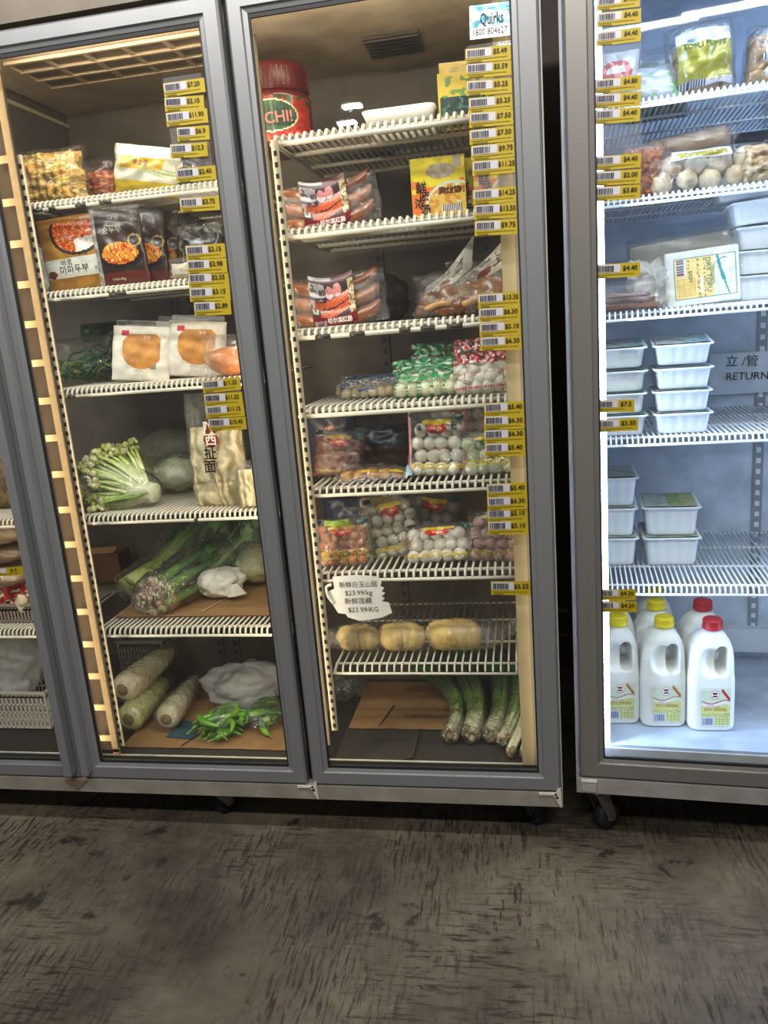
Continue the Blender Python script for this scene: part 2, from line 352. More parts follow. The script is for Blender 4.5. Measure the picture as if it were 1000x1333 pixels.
# ---------------------------------------------------------------- fridge A (three doors, warm light)
GAP = 'three-door glass fridge with grey aluminium doors and cream interior on castors'
A = thing('display_fridge', 'long grey glass-door fridge with warm cream interior holding vegetables and packets', 'fridge', FA, (0, 0, 0))
AX0, AX1, AYB, AZB, AZC = -1.97, .064, .62, .115, 2.03
mb = MB()
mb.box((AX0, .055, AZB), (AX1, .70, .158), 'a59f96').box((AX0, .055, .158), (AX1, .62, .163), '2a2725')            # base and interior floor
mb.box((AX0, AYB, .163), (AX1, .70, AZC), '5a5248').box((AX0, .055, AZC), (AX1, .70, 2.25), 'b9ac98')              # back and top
mb.box((AX1-.018, .055, .163), (AX1, .62, AZC), 'a59f96').box((AX0, .055, .163), (AX0+.03, .62, AZC), 'a59f96')
mb.box((AX0, .0, AZB), (AX1, .055, .155), '7e786f')                                                                # kick rail under the doors
mb.box((AX0, .002, 2.047), (AX1, .055, 2.25), '5e5548')                                                            # header above the doors
mb.box((AX1-.003, .001, .155), (AX1, .055, 2.047), '8a8883')                                                       # bright side edge
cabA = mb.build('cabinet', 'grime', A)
mb = MB(); mb.box((AX0, .03, 2.036), (AX1-.003, .055, 2.049), '2a2622').box((-.603, .03, .156), (-.588, .055, 2.036), '141318').box((-1.267, .03, .156), (-1.253, .055, 2.036), '4b4d50'); mb.build('door_gap_strip', 'rubber', A)  # dark strips filling the gaps between the doors and above them
for (a, b_) in ((-1.315, -1.205), (-.652, -.545)):
    mb = MB(); mb.box((a+.045, .048, .163), (b_-.045, .075, AZC), '8b8478'); mb.build('mullion', 'paint', A)
door(A, 'door', -.587, .060, .158, 2.036, .045, .053, .044, .046)
door(A, 'door', -1.254, -.603, .158, 2.036, .051, .047, .044, .046, handle=(-1.252, -1.226, .018))
door(A, 'door', -1.93, -1.266, .158, 2.036, .05, .047, .044, .046, handle=(-1.302, -1.272, .026))
# pilaster ladder strip behind door 2's left edge: tall strip with rungs reaching left
mb = MB()
mb.box((-1.192, .060, .205), (-1.174, .064, 2.02), '97815f')
z = .24
while z < 2.0: mb.box((-1.226, .060, z), (-1.192, .064, z+.017), '97815f'); z += .0962
mb.box((-1.192, .060, .195), (-1.174, .070, .215), '97815f'); mb.build('ladder_strip', 'matte', A); mb = MB(); mb.box((-1.25, .080, .2), (-1.18, .083, 2.0), '3a2f24'); mb.build('backing_strip', 'matte', A)
mb = MB(); slotted(mb, -1.186, .085, .21, 1.80, .017, .0242, 'b9ab93'); mb.build('shelf_standard', 'paint', A)
mb = MB(); slotted(mb, -.5435, .085, .27, 1.76, .017, .0245, 'c0b297'); mb.box((-.552, .06, .24), (-.5445, .064, 1.97), '3e3728'); mb.build('shelf_standard', 'paint', A)
mb = MB(); mb.box((-.034, .052, .2), (-.003, .056, 2.0), '948768').box((-.003, .052, .2), (.03, .056, 2.0), '6f6a60'); mb.build('cover_strip', 'paint', A)
for bx in (-1.09, -1.03, -.42, -.1, -1.7):
    mb = MB(); slotted(mb, bx, .612, .25, 1.9, .028, .034, '57534b', '2b2926'); mb.build('back_standard', 'grime', A)
mb = MB(); mb.box((-1.345, .10, 1.70), (-1.335, .61, 2.03), '4a443c').box((-1.345, .095, 1.99), (-1.325, .61, 2.0), '9a8a72').box((-1.335, .10, 1.70), (-1.325, .112, 2.0), '8d8068'); mb.build('side_panel', 'paint', A)
# ceiling vent: crossing bars over a plate coloured for the recess's shade
v0, v1 = (-1.22, -.70), (.16, .36)
mb = MB(); mb.box((v0[0], v1[0], AZC-.0015), (v0[1], v1[1], AZC-.0005), '55493b')
for x in [v0[0]+(v0[1]-v0[0])*k/5 for k in range(6)]: mb.box((x-.005, v1[0], AZC-.008), (x+.005, v1[1], AZC-.0015), 'b3a186')
for y in [v1[0]+(v1[1]-v1[0])*k/3 for k in range(4)]: mb.box((v0[0], y-.005, AZC-.009), (v0[1], y+.005, AZC-.0015), 'b3a186')
mb.build('ceiling_vent', 'paint', A)
mb = MB(); mb.box((-.36, .35, AZC-.008), (-.22, .50, AZC-.001), '3c352c')
for k in range(6): mb.box((-.36, .36+k*.024, AZC-.012), (-.22, .366+k*.024, AZC-.008), '453b2f')
mb.build('ceiling_vent', 'paint', A)
# black sill strip and mats count as fridge lining
mb = MB(); mb.box((-1.93, .06, .163), (.046, .1, .170), '1a1816'); mb.box((-1.93, .1, .163), (.046, .106, .172), 'c9c3b4'); mb.build('sill_strip', 'grime', A)
SH1 = [1.693, 1.479, 1.235, .892, .565]; SH2 = [1.772, 1.567, 1.335, 1.146, .943, .715, .453]
def chips(y, *pp): return [(FA.at(a, y, .1).x, FA.at(c, y, .1).x, lo) for a, c, lo in pp]
N1 = {0: chips(262, (38, 55, 1), (63, 72, 1), (98, 112, 1), (130, 146, 1)), 1: chips(378, (142, 165, 1),), 2: chips(508, (88, 98, 1),), 3: chips(672, (253, 258, 1),)}
N2 = {2: chips(428, (410, 430, 1), (455, 475, 1), (520, 535, 1), (548, 567, 1), (582, 603, 1))}
for i, z in enumerate(SH1): shelf(A, -1.2, -.632, .1, .58, z, .0142 if i < 4 else .0155, .0031, notch=N1.get(i, ()))
for i, z in enumerate(SH2):
    if i == 6: shelf(A, -.525, -.035, .1, .58, z, .0205, .0026)
    elif i in (4, 5): shelf(A, -.54, -.02, .1, .58, z, .019, .0034)
    else: shelf(A, -.545, -.03, .1, .58, z, .0175, .0042, notch=N2.get(i, ()))
for z in (.892, .565): shelf(A, -1.90, -1.33, .1, .58, z, .0135, .003)
for X in (-.905, .01, -1.8): castor(A, X, .07, .115, 1, R(-35 if X < -.5 else 30))
for X, fl in ((-.599, 1), (.035, 1)):                                # hinge plates on the kick rail
    mb = MB(); mb.box((X-.03, -.004, .150), (X+.014, .0, .156), 'b9b5ac').prism([(X+.006, .149), (X+.022, .117), (X+.026, .117), (X+.024, .172), (X+.016, .166)], -.004, -.0005, 'b3aea4')
    mb.tube([(X+.014, -.006, .146), (X+.014, -.003, .146)], .004, '3b3834', 0, 10); mb.build('hinge_plate', 'grime', A)
mb = MB(); mb.prism([(-1.318, .151), (-1.245, .151), (-1.283, .122)], -.004, -.0005, '6b5a4a'); mb.build('hinge_plate', 'grime', A)

# ---------------------------------------------------------------- fridge B (right, LED-lit)
B = thing('display_fridge', 'right-hand glass-door fridge with bright blue-white LED lighting, tofu and milk jugs', 'fridge', FB, (0, 0, 0))
BX0, BX1, BZB, BF = .100, .93, .137, .243
mb = MB()
mb.box((BX0, .055, BZB), (BX1, .70, .235), 'a8a6a4').box((BX0+.04, .06, .235), (BX1-.03, .62, BF), 'a9b5c8')
mb.box((BX0+.03, .62, BF), (BX1, .70, 2.05), 'cbd5e4').box((BX0, .055, 2.05), (BX1, .70, 2.25), 'cbd5e4')
mb.box((BX0, .055, .235), (BX0+.03, .70, 2.05), 'b4b4b4').box((BX1-.03, .055, .235), (BX1, .62, 2.05), 'cbd5e4')
mb.box((BX0, .0, BZB), (BX1, .055, .178), '827f7b').box((BX0, .001, .178), (BX0+.006, .055, 2.2), '85868a').box((BX0+.006, .002, 2.06), (BX1, .055, 2.25), '85868a')
mb.build('cabinet', 'grime', B)
door(B, 'door', BX0+.009, BX1, .181, 2.055, .058, .055, .048, .05, col='706d69')
led = MB()
led.box((.168, .062, .235), (.186, .070, 2.03)); led.build('led_strip', 'led', B)
mb = MB(); mb.box((.132, .058, .235), (.1678, .085, 2.03), 'cdd6e2'); mb.build('led_housing', 'paint', B)
mb = MB(); mb.box((.855, .058, .235), (.888, .085, 2.03), 'cdd6e2'); mb.build('led_housing', 'paint', B)
LEDC = (.50, .68, 1)
for X, wt, tg in ((.152, 13, 0), (.888, 15, 0)):
    a = area('led_light', FB.world((X, .045, 1.13)), FB.world((X+(.3 if X < .5 else -.3), .045+.4, 1.13)), (.016, 1.76), wt, LEDC)
area('led_light', FB.world((.52, .07, 2.02)), FB.world((.52, .32, 1.7)), (.6, .02), 2.2, LEDC)
SHB = [1.757, 1.562, 1.316, 1.026, .654]
for z in SHB: shelf(B, .155, .86, .1, .60, z, .0125, .0023, .018, 'eef2f8')
mb = MB(); slotted(mb, .615, .612, BF+.06, 1.95, .026, .032, '8f959c', 'e6ebf0'); mb.build('back_standard', 'paint', B)
mb = MB(); mb.box((.2, .585, .275), (.9, .62, .35), 'd4dae2'); mb.build('back_rail', 'paint', B)
castor(B, .15, .04, BZB, 1, R(-45)); castor(B, .8, .04, BZB, 1, R(20))
mb = MB(); mb.box((BX0+.012, -.003, .169), (BX0+.05, .0, .176), 'c4c1bb').box((BX0+.012, -.002, .142), (BX0+.048, 0, .166), '8f8c88'); mb.build('hinge_plate', 'grime', B)
# sheet of paper with marker writing taped to the back wall
p = FB.at(965, 480, .61)
t = thing('paper_notice', 'handwritten paper notice reading RETURN taped to the blue-lit back wall', 'notice', FB, (p.x, .606, p.z-.05))
mb = MB(); mb.grid(lambda u, v: (-.085+.2*u, .004*sin(u*7)*sin(v*5), -.02+.115*v), 12, 10, 'cfd8e2'); mb.build('sheet', 'soft', t)
mb = MB(); mb.text('立 /管', .034, -.0, .072, -.006, '1b1d24', rot=-.05); mb.text('RETURN', .03, .015, .03, -.006, '1b1d24', rot=-.03); mb.build('writing', 'ink', t)

# ------------------------------------------------------------------ price tickets
def ticket(fr, tl, tr, hpx, price, off, label, curl=0):
    a = fr.at(*tl, off); b_ = fr.at(*tr, off); w = (b_-a).length; m_ = fr.at((tl[0]+tr[0])/2, (tl[1]+tr[1])/2+hpx, off); mid = (a+b_)/2; h = (mid-m_).length
    ang = math.atan2(b_.z-a.z, b_.x-a.x)
    mb = MB(); rr = random.Random(price+label)
    fy = lambda x, z: -curl*max(0, x-.1*w)**2*60 - .0004*sin(x*60) + 0
    nx = 24
    mb.grid(lambda u, v: ((u-.5)*w, fy((u-.5)*w, 0), -h*v), nx, 2, '9a8619'); mb.grid(lambda u, v: ((u-.5)*w, .0006+fy((u-.5)*w, 0), -h*(1-v)), nx, 2, '8c7a19')
    e = .0005
    fo = lambda k: (lambda x, z: fy(x, z)-e*k)
    mb.add([(-w*.48, fy(0, 0)-e, -h*.06), (-w*.48, -e+fy(0, 0), -h*.62), (w*.06, -e+fy(0, 0), -h*.62), (w*.06, -e+fy(0, 0), -h*.06)], [(0, 1, 2, 3)], 'a8a6aa', 0, False)
    x = -w*.45
    while x < -w*.1:
        bw = w*rr.uniform(.008, .03); mb.box((x, -2.4*e, -h*.56), (x+bw, -1.6*e, -h*.14), '262229'); x += bw+w*rr.uniform(.006, .016)
    mb.text(price, h*.46*(1 if hpx > 16 else 1.1), w*(.235 if fr is FA else .275), -h*.34, fo(3), '1d1b10', bold=True, fit=w*.35)
    x = -w*.46                                                       # the two tiny lines of product text, as printed dashes
    while x < w*.36: bw = w*rr.uniform(.012, .03); mb.box((x, -2.2*e, -h*.79), (x+bw, -1.4*e, -h*.73), '5a4e10'); x += bw+w*.012
    x = -w*.43
    while x < -w*rr.uniform(.12, .25): bw = w*.03; mb.box((x, -2.2*e, -h*.94), (x+bw, -1.4*e, -h*.88), '5a4e10'); x += bw+w*.01
    o = mb.build('price_ticket', 'card'); o.location = fr.world((mid.x, off, mid.z)); o.rotation_euler = (0, -ang, fr.t)
    tag(o, label, 'price ticket', 'yellow price tickets on the fridge doors'); return o
OUT = .0125
TK = [
 ('A', 19.5, [((605.6,63.8),(667.6,57.5),'$5.49','topmost of the middle door, under the blue sticker'),((606.3,83),(668.7,77.7),'$5.59','second from top of the middle door'),((607,105.5),(668.7,101),'$5.25','upper of the two $5.25, below $5.59'),
  ((610,128),(671.6,122),'$5.25','lower of the two $5.25, above $7.50'),((610.8,147),(672.5,142),'$7.50','upper of the two $7.50 on the middle door'),((611,169.6),(673,163),'$7.50','lower of the two $7.50, above $9.75'),((613,190),(674.8,183.6),'$9.75','between $7.50 and $11.25 on the middle door'),
  ((614.6,210),(675.5,204.5),'$11.25','on the middle door under $9.75'),((615.3,247.3),(676,242),'$14.25','in front of the yellow noodle boxes'),((617,266.5),(677,263),'$13.50','under $14.25 on the middle door'),((618,287.8),(677.7,284.5),'$9.75','under $13.50 on the middle door')]),
 ('A', 18, [((622,383),(680,379),'$13.35','in front of the brown chicken bags'),((623,401.5),(680,398),'$6.30','directly under $13.35'),((624,420.7),(682,417),'$5.10','between two $6.30, above the red fish-ball bag'),((625,439),(682.5,436),'$6.30','just above the red printed fish-ball bag'),
  ((630,524.7),(685,522),'$5.40','just below the red printed fish-ball bag'),((630,541.5),(686,540),'$6.30','upper of two $6.30 beside the white fish balls'),((630,559.7),(686,557),'$6.30','lower of two $6.30 beside the white fish balls'),((631,577),(685,575),'$5.40','in front of the pale green fish-ball bag'),
  ((633.3,630),(687.7,627.5),'$5.40','top of the four above the pink meatball bag'),((634,647),(688,644.5),'$6.30','second of the four above the pink meatball bag'),((634,663),(688,660.5),'$5.10','third of the four over the pink meatball bag'),((635,678.5),(688.7,677),'$5.10','lowest of the four over the pink meatball bag'),((639,756.7),(693,756.7),'$5.55','alone above the lotus roots')]),
 ('A', 18.5, [((212,108.5),(265.7,101),'$7.20','topmost on the left door'),((213.7,127),(265,124),'$2.10','second from top on the left door'),((215.4,147),(269.4,140.7),'$11.90','third from top on the left door'),((229.8,166),(272,163),'$6.9','narrow, under $11.90 on the left door'),
  ((221,187.8),(270.6,185),'$12.3','tilted, above $2.40 on the left door'),((228.6,220),(280.5,215),'$2.40','just above the top shelf of the left door'),((233.5,258),(285,254.6),'$3.75','just below the top shelf of the left door'),
  ((241,320),(293,316.5),'$2.15','right of the brown stew pouches'),((242.7,338.8),(294.7,335.8),'$2.98','under $2.15 on the left door'),((244.7,356),(298,353.6),'$2.55','between $2.98 and $3.15'),((246,374.7),(299,372),'$3.15','at the second shelf edge of the left door'),((252,393),(301,390.7),'$2.89','curled, under $3.15 on the left door')]),
 ('A', 16.5, [((262.4,495.7),(312,490.7),'$11.25','under the orange bread on the left door'),((265,513),(315,510),'$11.25','second down above the noodle bag'),((266.7,528.7),(317,525),'$11.15','third down above the noodle bag'),((270.6,545),(320,542),'$15.45','lowest, covering the top of the noodle bag')]),
 ('A', 10.5, [((-22,741.5),(31,737),'$1.9','at far left beside the red packets')]),
 ('B', 18.5, [((778,-4),(834,-10),'$1.50','cut by the top of the photo on the right door'),((778,17),(835,10.6),'$4.40','second from top on the right door'),((777,42),(835,35),'$4.40','third from top on the right door'),((774.6,103.6),(835,97.5),'$4.80','beside the white bag on the right door'),
  ((774.6,123),(835,119),'$4.40','between $4.80 and another $4.40 on the right door'),((774.6,143.6),(834,139),'$4.40','over the gap below the top shelf, right door'),((774.6,204),(835,199),'$4.40','left of the orange fried snack bag'),((775,223.5),(835,220),'$2.00','on the right door under $4.40'),((775,243.6),(834,240),'$3.80','on the right door under $2.00'),
  ((775.4,344.6),(834,341),'$4.40','alone, left of the dry tofu block')]),
 ('B', 16, [((778,521),(826,519.6),'$7.5','curled, on the lower left white tubs'),((775.4,547),(830.6,544),'$3.30','at the foot of the tall tub stacks')]),
 ('B', 14, [((776.6,767.4),(828,767),'$4.20','upper one above the milk jugs'),((777.4,783),(829,783),'$4.20','lower one above the milk jugs')])]
tid = 0
for fk, hp, L_ in TK:
    for tl, tr, pr, where in L_:
        tid += 1
        ticket(FA if fk == 'A' else FB, tl, tr, hp, pr, OUT-.0012*(tid % 2), 'yellow ticket %s %s' % (pr, where), curl=.06 if 'curled' in where or 'tilted' in where else 0)
# clear plastic ticket strips
for fr, pts, lb in ((FB, ((776, 2), (835, -4), 262), 'clear plastic ticket strip down the upper right fridge door'), (FA, ((608, 60), (666, 54), 250), 'clear plastic ticket strip down the upper middle door'), (FA, ((212, 102), (262, 96), 170), 'clear plastic ticket strip at the top of the left door')):
    a = fr.at(*pts[0], .0148); b_ = fr.at(*pts[1], .0148); c = fr.at(pts[0][0], pts[0][1]+pts[2], .0148)
    mb = MB(); w = b_.x-a.x; h = a.z-c.z; mb.box((0, -.0003, -h), (w, .0003, 0)); o = mb.build('ticket_strip', 'strip'); o.location = fr.world(a); o.rotation_euler = (0, 0, fr.t); tag(o, lb, 'plastic strip')
# blue service sticker on the glass
a = FA.at(611, 8, .014); b_ = FA.at(667, 1, .014); c = FA.at(615, 30, .014); w = (b_-a).length; h = a.z-c.z+.03
mb = MB()
def sky(u, v):
    k = nz(u*4, v*5, 3)+.4*nz(u*9, v*11, 1); return 'e2e5e4' if v < .36 else '3f8aa6' if k > .25 else ('7cbccc' if k > .0 else 'dfeaee')
mb.grid(lambda u, v: ((u)*w, 0, -h+h*v), 28, 18, sky)
mb.box((0, .0003, -h), (w, .0006, 0), 'dde2e2')
mb.text('Quirks', .030, w*.52, -h*.42, -.0008, '12212b', bold=True, fit=w*.55); mb.text('1800 804627', .017, w*.48, -h*.80, -.0008, '20242a', fit=w*.8)
o = mb.build('service_sticker', 'print'); o.location = FA.world(a); o.rotation_euler = (0, -math.atan2(b_.z-a.z, b_.x-a.x), 0); tag(o, 'blue and white service sticker at the top of the middle door', 'sticker')

# ------------------------------------------------------------------ goods: shape helpers
def Tpr(w, h, t, p=4, q=.45):
    def f(u, v):
        a = max(0, 1-abs(2*u-1)**p)**.6*max(0, sin(pi*min(max(v, 0), 1)))**q
        return t/2*a
    return f
def pouch(parent, name, w, h, t, art, mats=('print', 'film'), nx=40, ny=48, wob=.03, lump=None, q=.45, p=4, flare=0, seed=0, back=None, texts=()):
    """a filled bag standing on z=0, its printed front towards -y; art(u,v) gives the colour printed there, or None where the film is clear"""
    f = Tpr(w, h, t, p, q)
    def pt(u, v, sg):
        x = (u-.5)*w*(1+flare*(abs(2*v-1)**3)) + wob*w*nz(v*4+seed, u*2, sg*.3)
        z = h*v + wob*h*nz(u*4, v*2+seed, 3)*.6
        d = f(u, v)*(1+.28*nz(u*5+seed, v*6, sg)) + (.0009 if sg < 0 else -.0)
        if lump: d += lump(u, v)*min(1, f(u, v)*4/t)
        return x, sg*d, max(z, 0) if v > .02 else 0
    mb = MB(); mb.grid(lambda u, v: pt(u, v, -1), nx, ny, art); mb.grid(lambda u, v: pt(1-u, v, 1), nx//2, ny//2, (lambda u, v: back) if back else (lambda u, v: art(1-u, v)))
    o = mb.build(name, mats, parent)
    if texts:
        mb = MB(); fy = lambda x, z: pt(min(max(x/w+.5, 0), 1), min(max(z/h, 0), 1), -1)[1]-.0016
        for t_ in texts: s_, size, u, v, c = t_[:5]; mb.text(s_, size*h, (u-.5)*w, v*h, fy, c, **(t_[5] if len(t_) > 5 else {}))
        mb.build('printed_lettering', 'ink', parent)
    return o
def mix(a, b, k):
    k = max(0, min(1, k)); A_ = [int(a[i:i+2], 16) for i in (0, 2, 4)]; B_ = [int(b[i:i+2], 16) for i in (0, 2, 4)]
    return '%02x%02x%02x' % tuple(int(x+(y-x)*k) for x, y in zip(A_, B_))
def inE(u, v, cu, cv, ru, rv): return ((u-cu)/ru)**2+((v-cv)/rv)**2 < 1
def tubepts(pts, n=10):
    """smooth curve through the points"""
    P = [Vector(p) for p in pts]; P = [2*P[0]-P[1]]+P+[2*P[-1]-P[-2]]; o = []
    for i in range(1, len(P)-2):
        for k in range(n):
            t = k/n; a, b_, c, d = P[i-1:i+3]
            o.append(.5*((2*b_)+(c-a)*t+(2*a-5*b_+4*c-d)*t*t+(-a+3*b_-3*c+d)*t**3))
    return o+[P[-2]]
def clone(o, parent, loc=(0, 0, 0), rot=(0, 0, 0), sc=(1, 1, 1)):
    c = o.copy(); COL.objects.link(c); c.parent = parent; c.location = loc; c.rotation_euler = rot; c.scale = sc; return c
def sleeve(parent, pts, rr, name='plastic_wrap', mat='wrap', n=18, k=8, amp=.12, seed=0):
    P = tubepts(pts, k); m_ = len(P); mb = MB(); rs = []
    for i in range(m_):
        t = i/(m_-1)*(len(rr)-1); j = min(int(t), len(rr)-2); rs.append((rr[j]+(rr[j+1]-rr[j])*(t-j))*(1+amp*nz(i*.8, seed)))
    mb.tube(P, rs, 'ffffff', 0, n)
    for i, v in enumerate(mb.v): d = nz(v.x*60+seed, v.y*60, v.z*60)*amp*.03; mb.v[i] = v+Vector((d, d*.5, d))
    return mb.build(name, mat, parent)

# ---- tickets of art
def speckle(cols, s=7, sd=0):
    return lambda u, v: cols[int((nz(u*s+sd, v*s*1.3, sd)+.6)*len(cols)*.85) % len(cols)]

def put(name, label, cat, fr, px, z, y, rot=(0, 0, 0), group=None, py=None):
    """an Empty on a shelf (height z, depth y) under picture column px"""
    # solve x on the line (x, y, z) that projects to column px
    a = fr.world((0, y, z))-EYE; k = (px-500)/F_PX; ex = fr.ex
    x = (k*_fw.dot(a)-CR.dot(a))/(CR.dot(ex)-k*_fw.dot(ex))
    return thing(name, label, cat, fr, (x, y, z), rot, group)
def dims(fr, l, t, r, b_, y, z): xc, w_, h_ = fr.span(l, t, r, b_, y, z); return w_, h_

# ================================================================== left door, top shelf
z1 = SH1[0]+.004
w_, h_ = dims(FA, 26, 196, 112, 262, .22, z1)
t = put('snack_bag', 'clear bag of golden fried dough sticks at the left end of the top left shelf', 'bag', FA, 76, z1, .22, (0, 0, .1))
pouch(t, 'fried_sticks', w_*.92, h_*.95, .085, speckle(['b98a3a', 'c9a152', '8f7431', 'd8b56a', 'a8893f'], 6, 1), ('food', 'film'), lump=lambda u, v: .008*abs(sin(u*26))+.006*nz(u*9, v*14), seed=1, q=.3)
pouch(t, 'clear_bag', w_, h_*1.04, .10, lambda u, v: None, ('print', 'film'), 20, 24, .06, seed=4)
t = put('snack_bag', 'clear bag of orange pickled pieces behind the golden dough sticks', 'bag', FA, 132, z1, .34)
pouch(t, 'pickled_pieces', .13, .10, .09, speckle(['a8452a', 'b8622c', '8f3222', 'c98b3a', 'a5382a', '6b4a22'], 6, 3), ('food', 'film'), lump=lambda u, v: .008*nz(u*9, v*9), seed=2, q=.3)
pouch(t, 'clear_bag', .145, .135, .10, lambda u, v: None, ('print', 'film'), 18, 20, .08, seed=9)
t = put('snack_bag', 'clear bag with dark brown mushrooms at the back of the top left shelf', 'bag', FA, 118, z1, .48)
pouch(t, 'dried_mushrooms', .16, .16, .10, speckle(['3a2618', '4a2c22', '2c1c16', '5a3626'], 6, 5), ('food', 'film'), lump=lambda u, v: .012*nz(u*8, v*8), seed=7, q=.3)
def wy(u, v):
    if v > .78: return 'c9cbb8' if nz(u*6, v*8) > -.1 else 'dcdcd0'
    k = abs((v-.45)-.12*sin(u*5)-.1)
    if k < .02 or abs(k-.07) < .012: return '9aab78'
    if .50 < v < .72 and .18 < u < .85: return 'c49a28' if nz(u*8, v*9) > 0 else 'b78f22'
    if v < .28: return 'b89e16'
    return 'c0beaa'
t = put('noodle_packet', 'white and yellow packet with pale green waves leaning on the top left shelf', 'packet', FA, 190, z1, .2, (0, R(12), R(-6)))
w_, h_ = dims(FA, 140, 182, 232, 250, .2, z1); pouch(t, 'pouch', w_*.95, h_*.9, .06, wy, texts=[('黄金豆', .13, .5, .62, '7a2410')], seed=3, wob=.05)
def whitebag(u, v): return 'c9b62a' if v < .3 and u < .5 else ('d6d2c2' if nz(u*5, v*6) > -.2 else None)
t = put('snack_bag', 'dark clear bag with white print behind the $2.40 ticket', 'bag', FA, 245, z1, .3)
pouch(t, 'pouch', .12, .10, .07, lambda u, v: '2b2622' if nz(u*6, v*6) > -.1 else ('b8b0a0' if nz(u*9, v*3) > .1 else None), seed=6)

# ================================================================== left door, second shelf
z2 = SH1[1]+.004
t = put('food_tray', 'black plastic tray with clear rounded lid standing on end beside brown pouches', 'tray', FA, 55, z2, .26, (R(-8), 0, R(12)))
def rrect(w, h, r, n=6):
    o = []
    for cx, cz, a0 in ((w/2-r, h/2-r, 0), (-w/2+r, h/2-r, 90), (-w/2+r, -h/2+r, 180), (w/2-r, -h/2+r, 270)):
        for k in range(n+1): a = R(a0+90*k/n); o.append((cx+r*cos(a), cz+r*sin(a)))
    return o
mb = MB(); o_ = rrect(.075, .135, .03)
mb.prism([(x, z+.068) for x, z in o_], -.004, .03, '1b1a1c', smooth=False); mb.build('tray', 'rubber', t)
mb = MB(); mb.prism([(x*.9, z*.92+.068) for x, z in o_], -.022, -.005, 'ffffff'); mb.build('clear_lid', 'film2', t)
mb = MB(); P = [(x*1.03, -.006, z*1.02+.068) for x, z in o_]; mb.tube(P+[P[0]], .003, '6d6f70', 0, 8); mb.build('rim', 'print', t)
def mapa(u, v):
    if v > .93: return 'a9752b'
    if v > .44:
        du, dv = (u-.63)/.42, (v-.80)/.33; r_ = du*du+dv*dv
        if r_ < .82:
            if u > .58 and v < .66+.12*(u-.5) and r_ < .8: return 'ece6da' if nz(u*20, v*22) > -.25 else 'cfc6b4'
            k = nz(u*16, v*18, 2); return 'b9331c' if k < -.15 else 'd8702a' if k < .12 else '9c2416' if k < .3 else '5f6a22' if k < .34 else 'e0a050'
        if r_ < 1.05: return '262019'
        return 'b58032' if nz(u*3, v*8) > -.1 else 'a5722a'
    if v > .18:
        if inE(u, v, .74, .46, .17, .09): return 'e4e2d8'
        if inE(u, v, .13, .24, .08, .055): return '6d3418'
        return 'dcd9cc'
    return 'b17a2c' if nz(u*4, v*9) > -.1 else '9c6a24'
w_, h_ = dims(FA, 62, 280, 142, 374, .17, z2)
t = put('sauce_pouch', 'mustard-brown sauce pouch printed with a bowl of red tofu stew and Korean lettering', 'pouch', FA, 107, z2, .17, (0, R(-3), R(4)))
pouch(t, 'pouch', w_, h_, .035, mapa, nx=60, ny=66, wob=.012, q=.6, seed=11, texts=[('바로', .095, .40, .385, '4b443c'), ('마파두부', .12, .50, .285, '2c2620'), ('소스', .05, .86, .27, '4b443c'), ('5분', .045, .73, .47, '5b544c')])
def stew(u, v):
    if u < .10: return '8f8c84' if nz(u*10, v*12) > 0 else 'b4b0a8'
    if v > .80: return '5a5048' if int(v*60) % 2 else '4a423c'
    if inE(u, v, .82, .55, .13, .08): return 'b49a5a' if not inE(u, v, .82, .55, .10, .062) else '2a2420'
    if inE(u, v, .50, .40, .36, .14):
        k = nz(u*12, v*14, 4); return 'd8912c' if k > .05 else 'b8401c' if k > -.2 else 'e0b050'
    if inE(u, v, .50, .36, .43, .15): return '1a1514'
    if v < .17: return '5a241a'
    return '3d2a24' if v > .55 else '2e211d'
prev = None
h_ = dims(FA, 140, 268, 190, 372, .17, z2)[1]
for i, (px, y) in enumerate(((165, .155), (193, .215), (212, .27), (226, .325), (237, .38), (246, .43))):
    lb = ['brown tofu stew pouch with pot picture, foremost of the row of six', 'brown tofu stew pouch, second from the front of the row of six', 'brown tofu stew pouch, third from the front of the row', 'brown tofu stew pouch, fourth from the front of the row', 'brown tofu stew pouch, fifth from the front of the row', 'brown tofu stew pouch, rearmost of the row of six'][i]
    if i == 0:
        st = put('stew_pouch', lb, 'pouch', FA, px, z2, y, (R(-2), R(-2), R(14)), 'brown tofu stew pouches in a row')
        pouch(st, 'pouch', .125, h_, .03, stew, nx=44, ny=66, wob=.012, q=.6, seed=13, texts=[('다담', .08, .48, .86, 'e0dcd2'), ('순두부', .095, .42, .70, 'cfc6b4'), ('115x140g', .045, .4, .08, 'cfc6b4')])
    else:
        q_ = put('x', 'x', 'x', FA, px, z2, y); loc = q_.location.copy(); bpy.data.objects.remove(q_)
        dup(st, FA, loc, (R(-3), R(-1+i), R(14+3*i)), lb)
t = put('herb_packet', 'black packet with clear crinkled top behind the $2.15 ticket', 'packet', FA, 268, z2, .2)
pouch(t, 'pouch', .13, .135, .05, lambda u, v: '1c1917' if v < .7 or nz(u*8, v*5) > .1 else None, seed=16)
t = put('dumpling_bag', 'small clear bag of white pieces beside the brown stew pouches', 'bag', FA, 243, z2, .13)
pouch(t, 'white_pieces', .07, .035, .04, lambda u, v: 'c9c0b0', ('food', 'film'), 16, 12, seed=18, q=.3); pouch(t, 'clear_bag', .08, .05, .05, lambda u, v: None, nx=14, ny=14, wob=.1, seed=19)

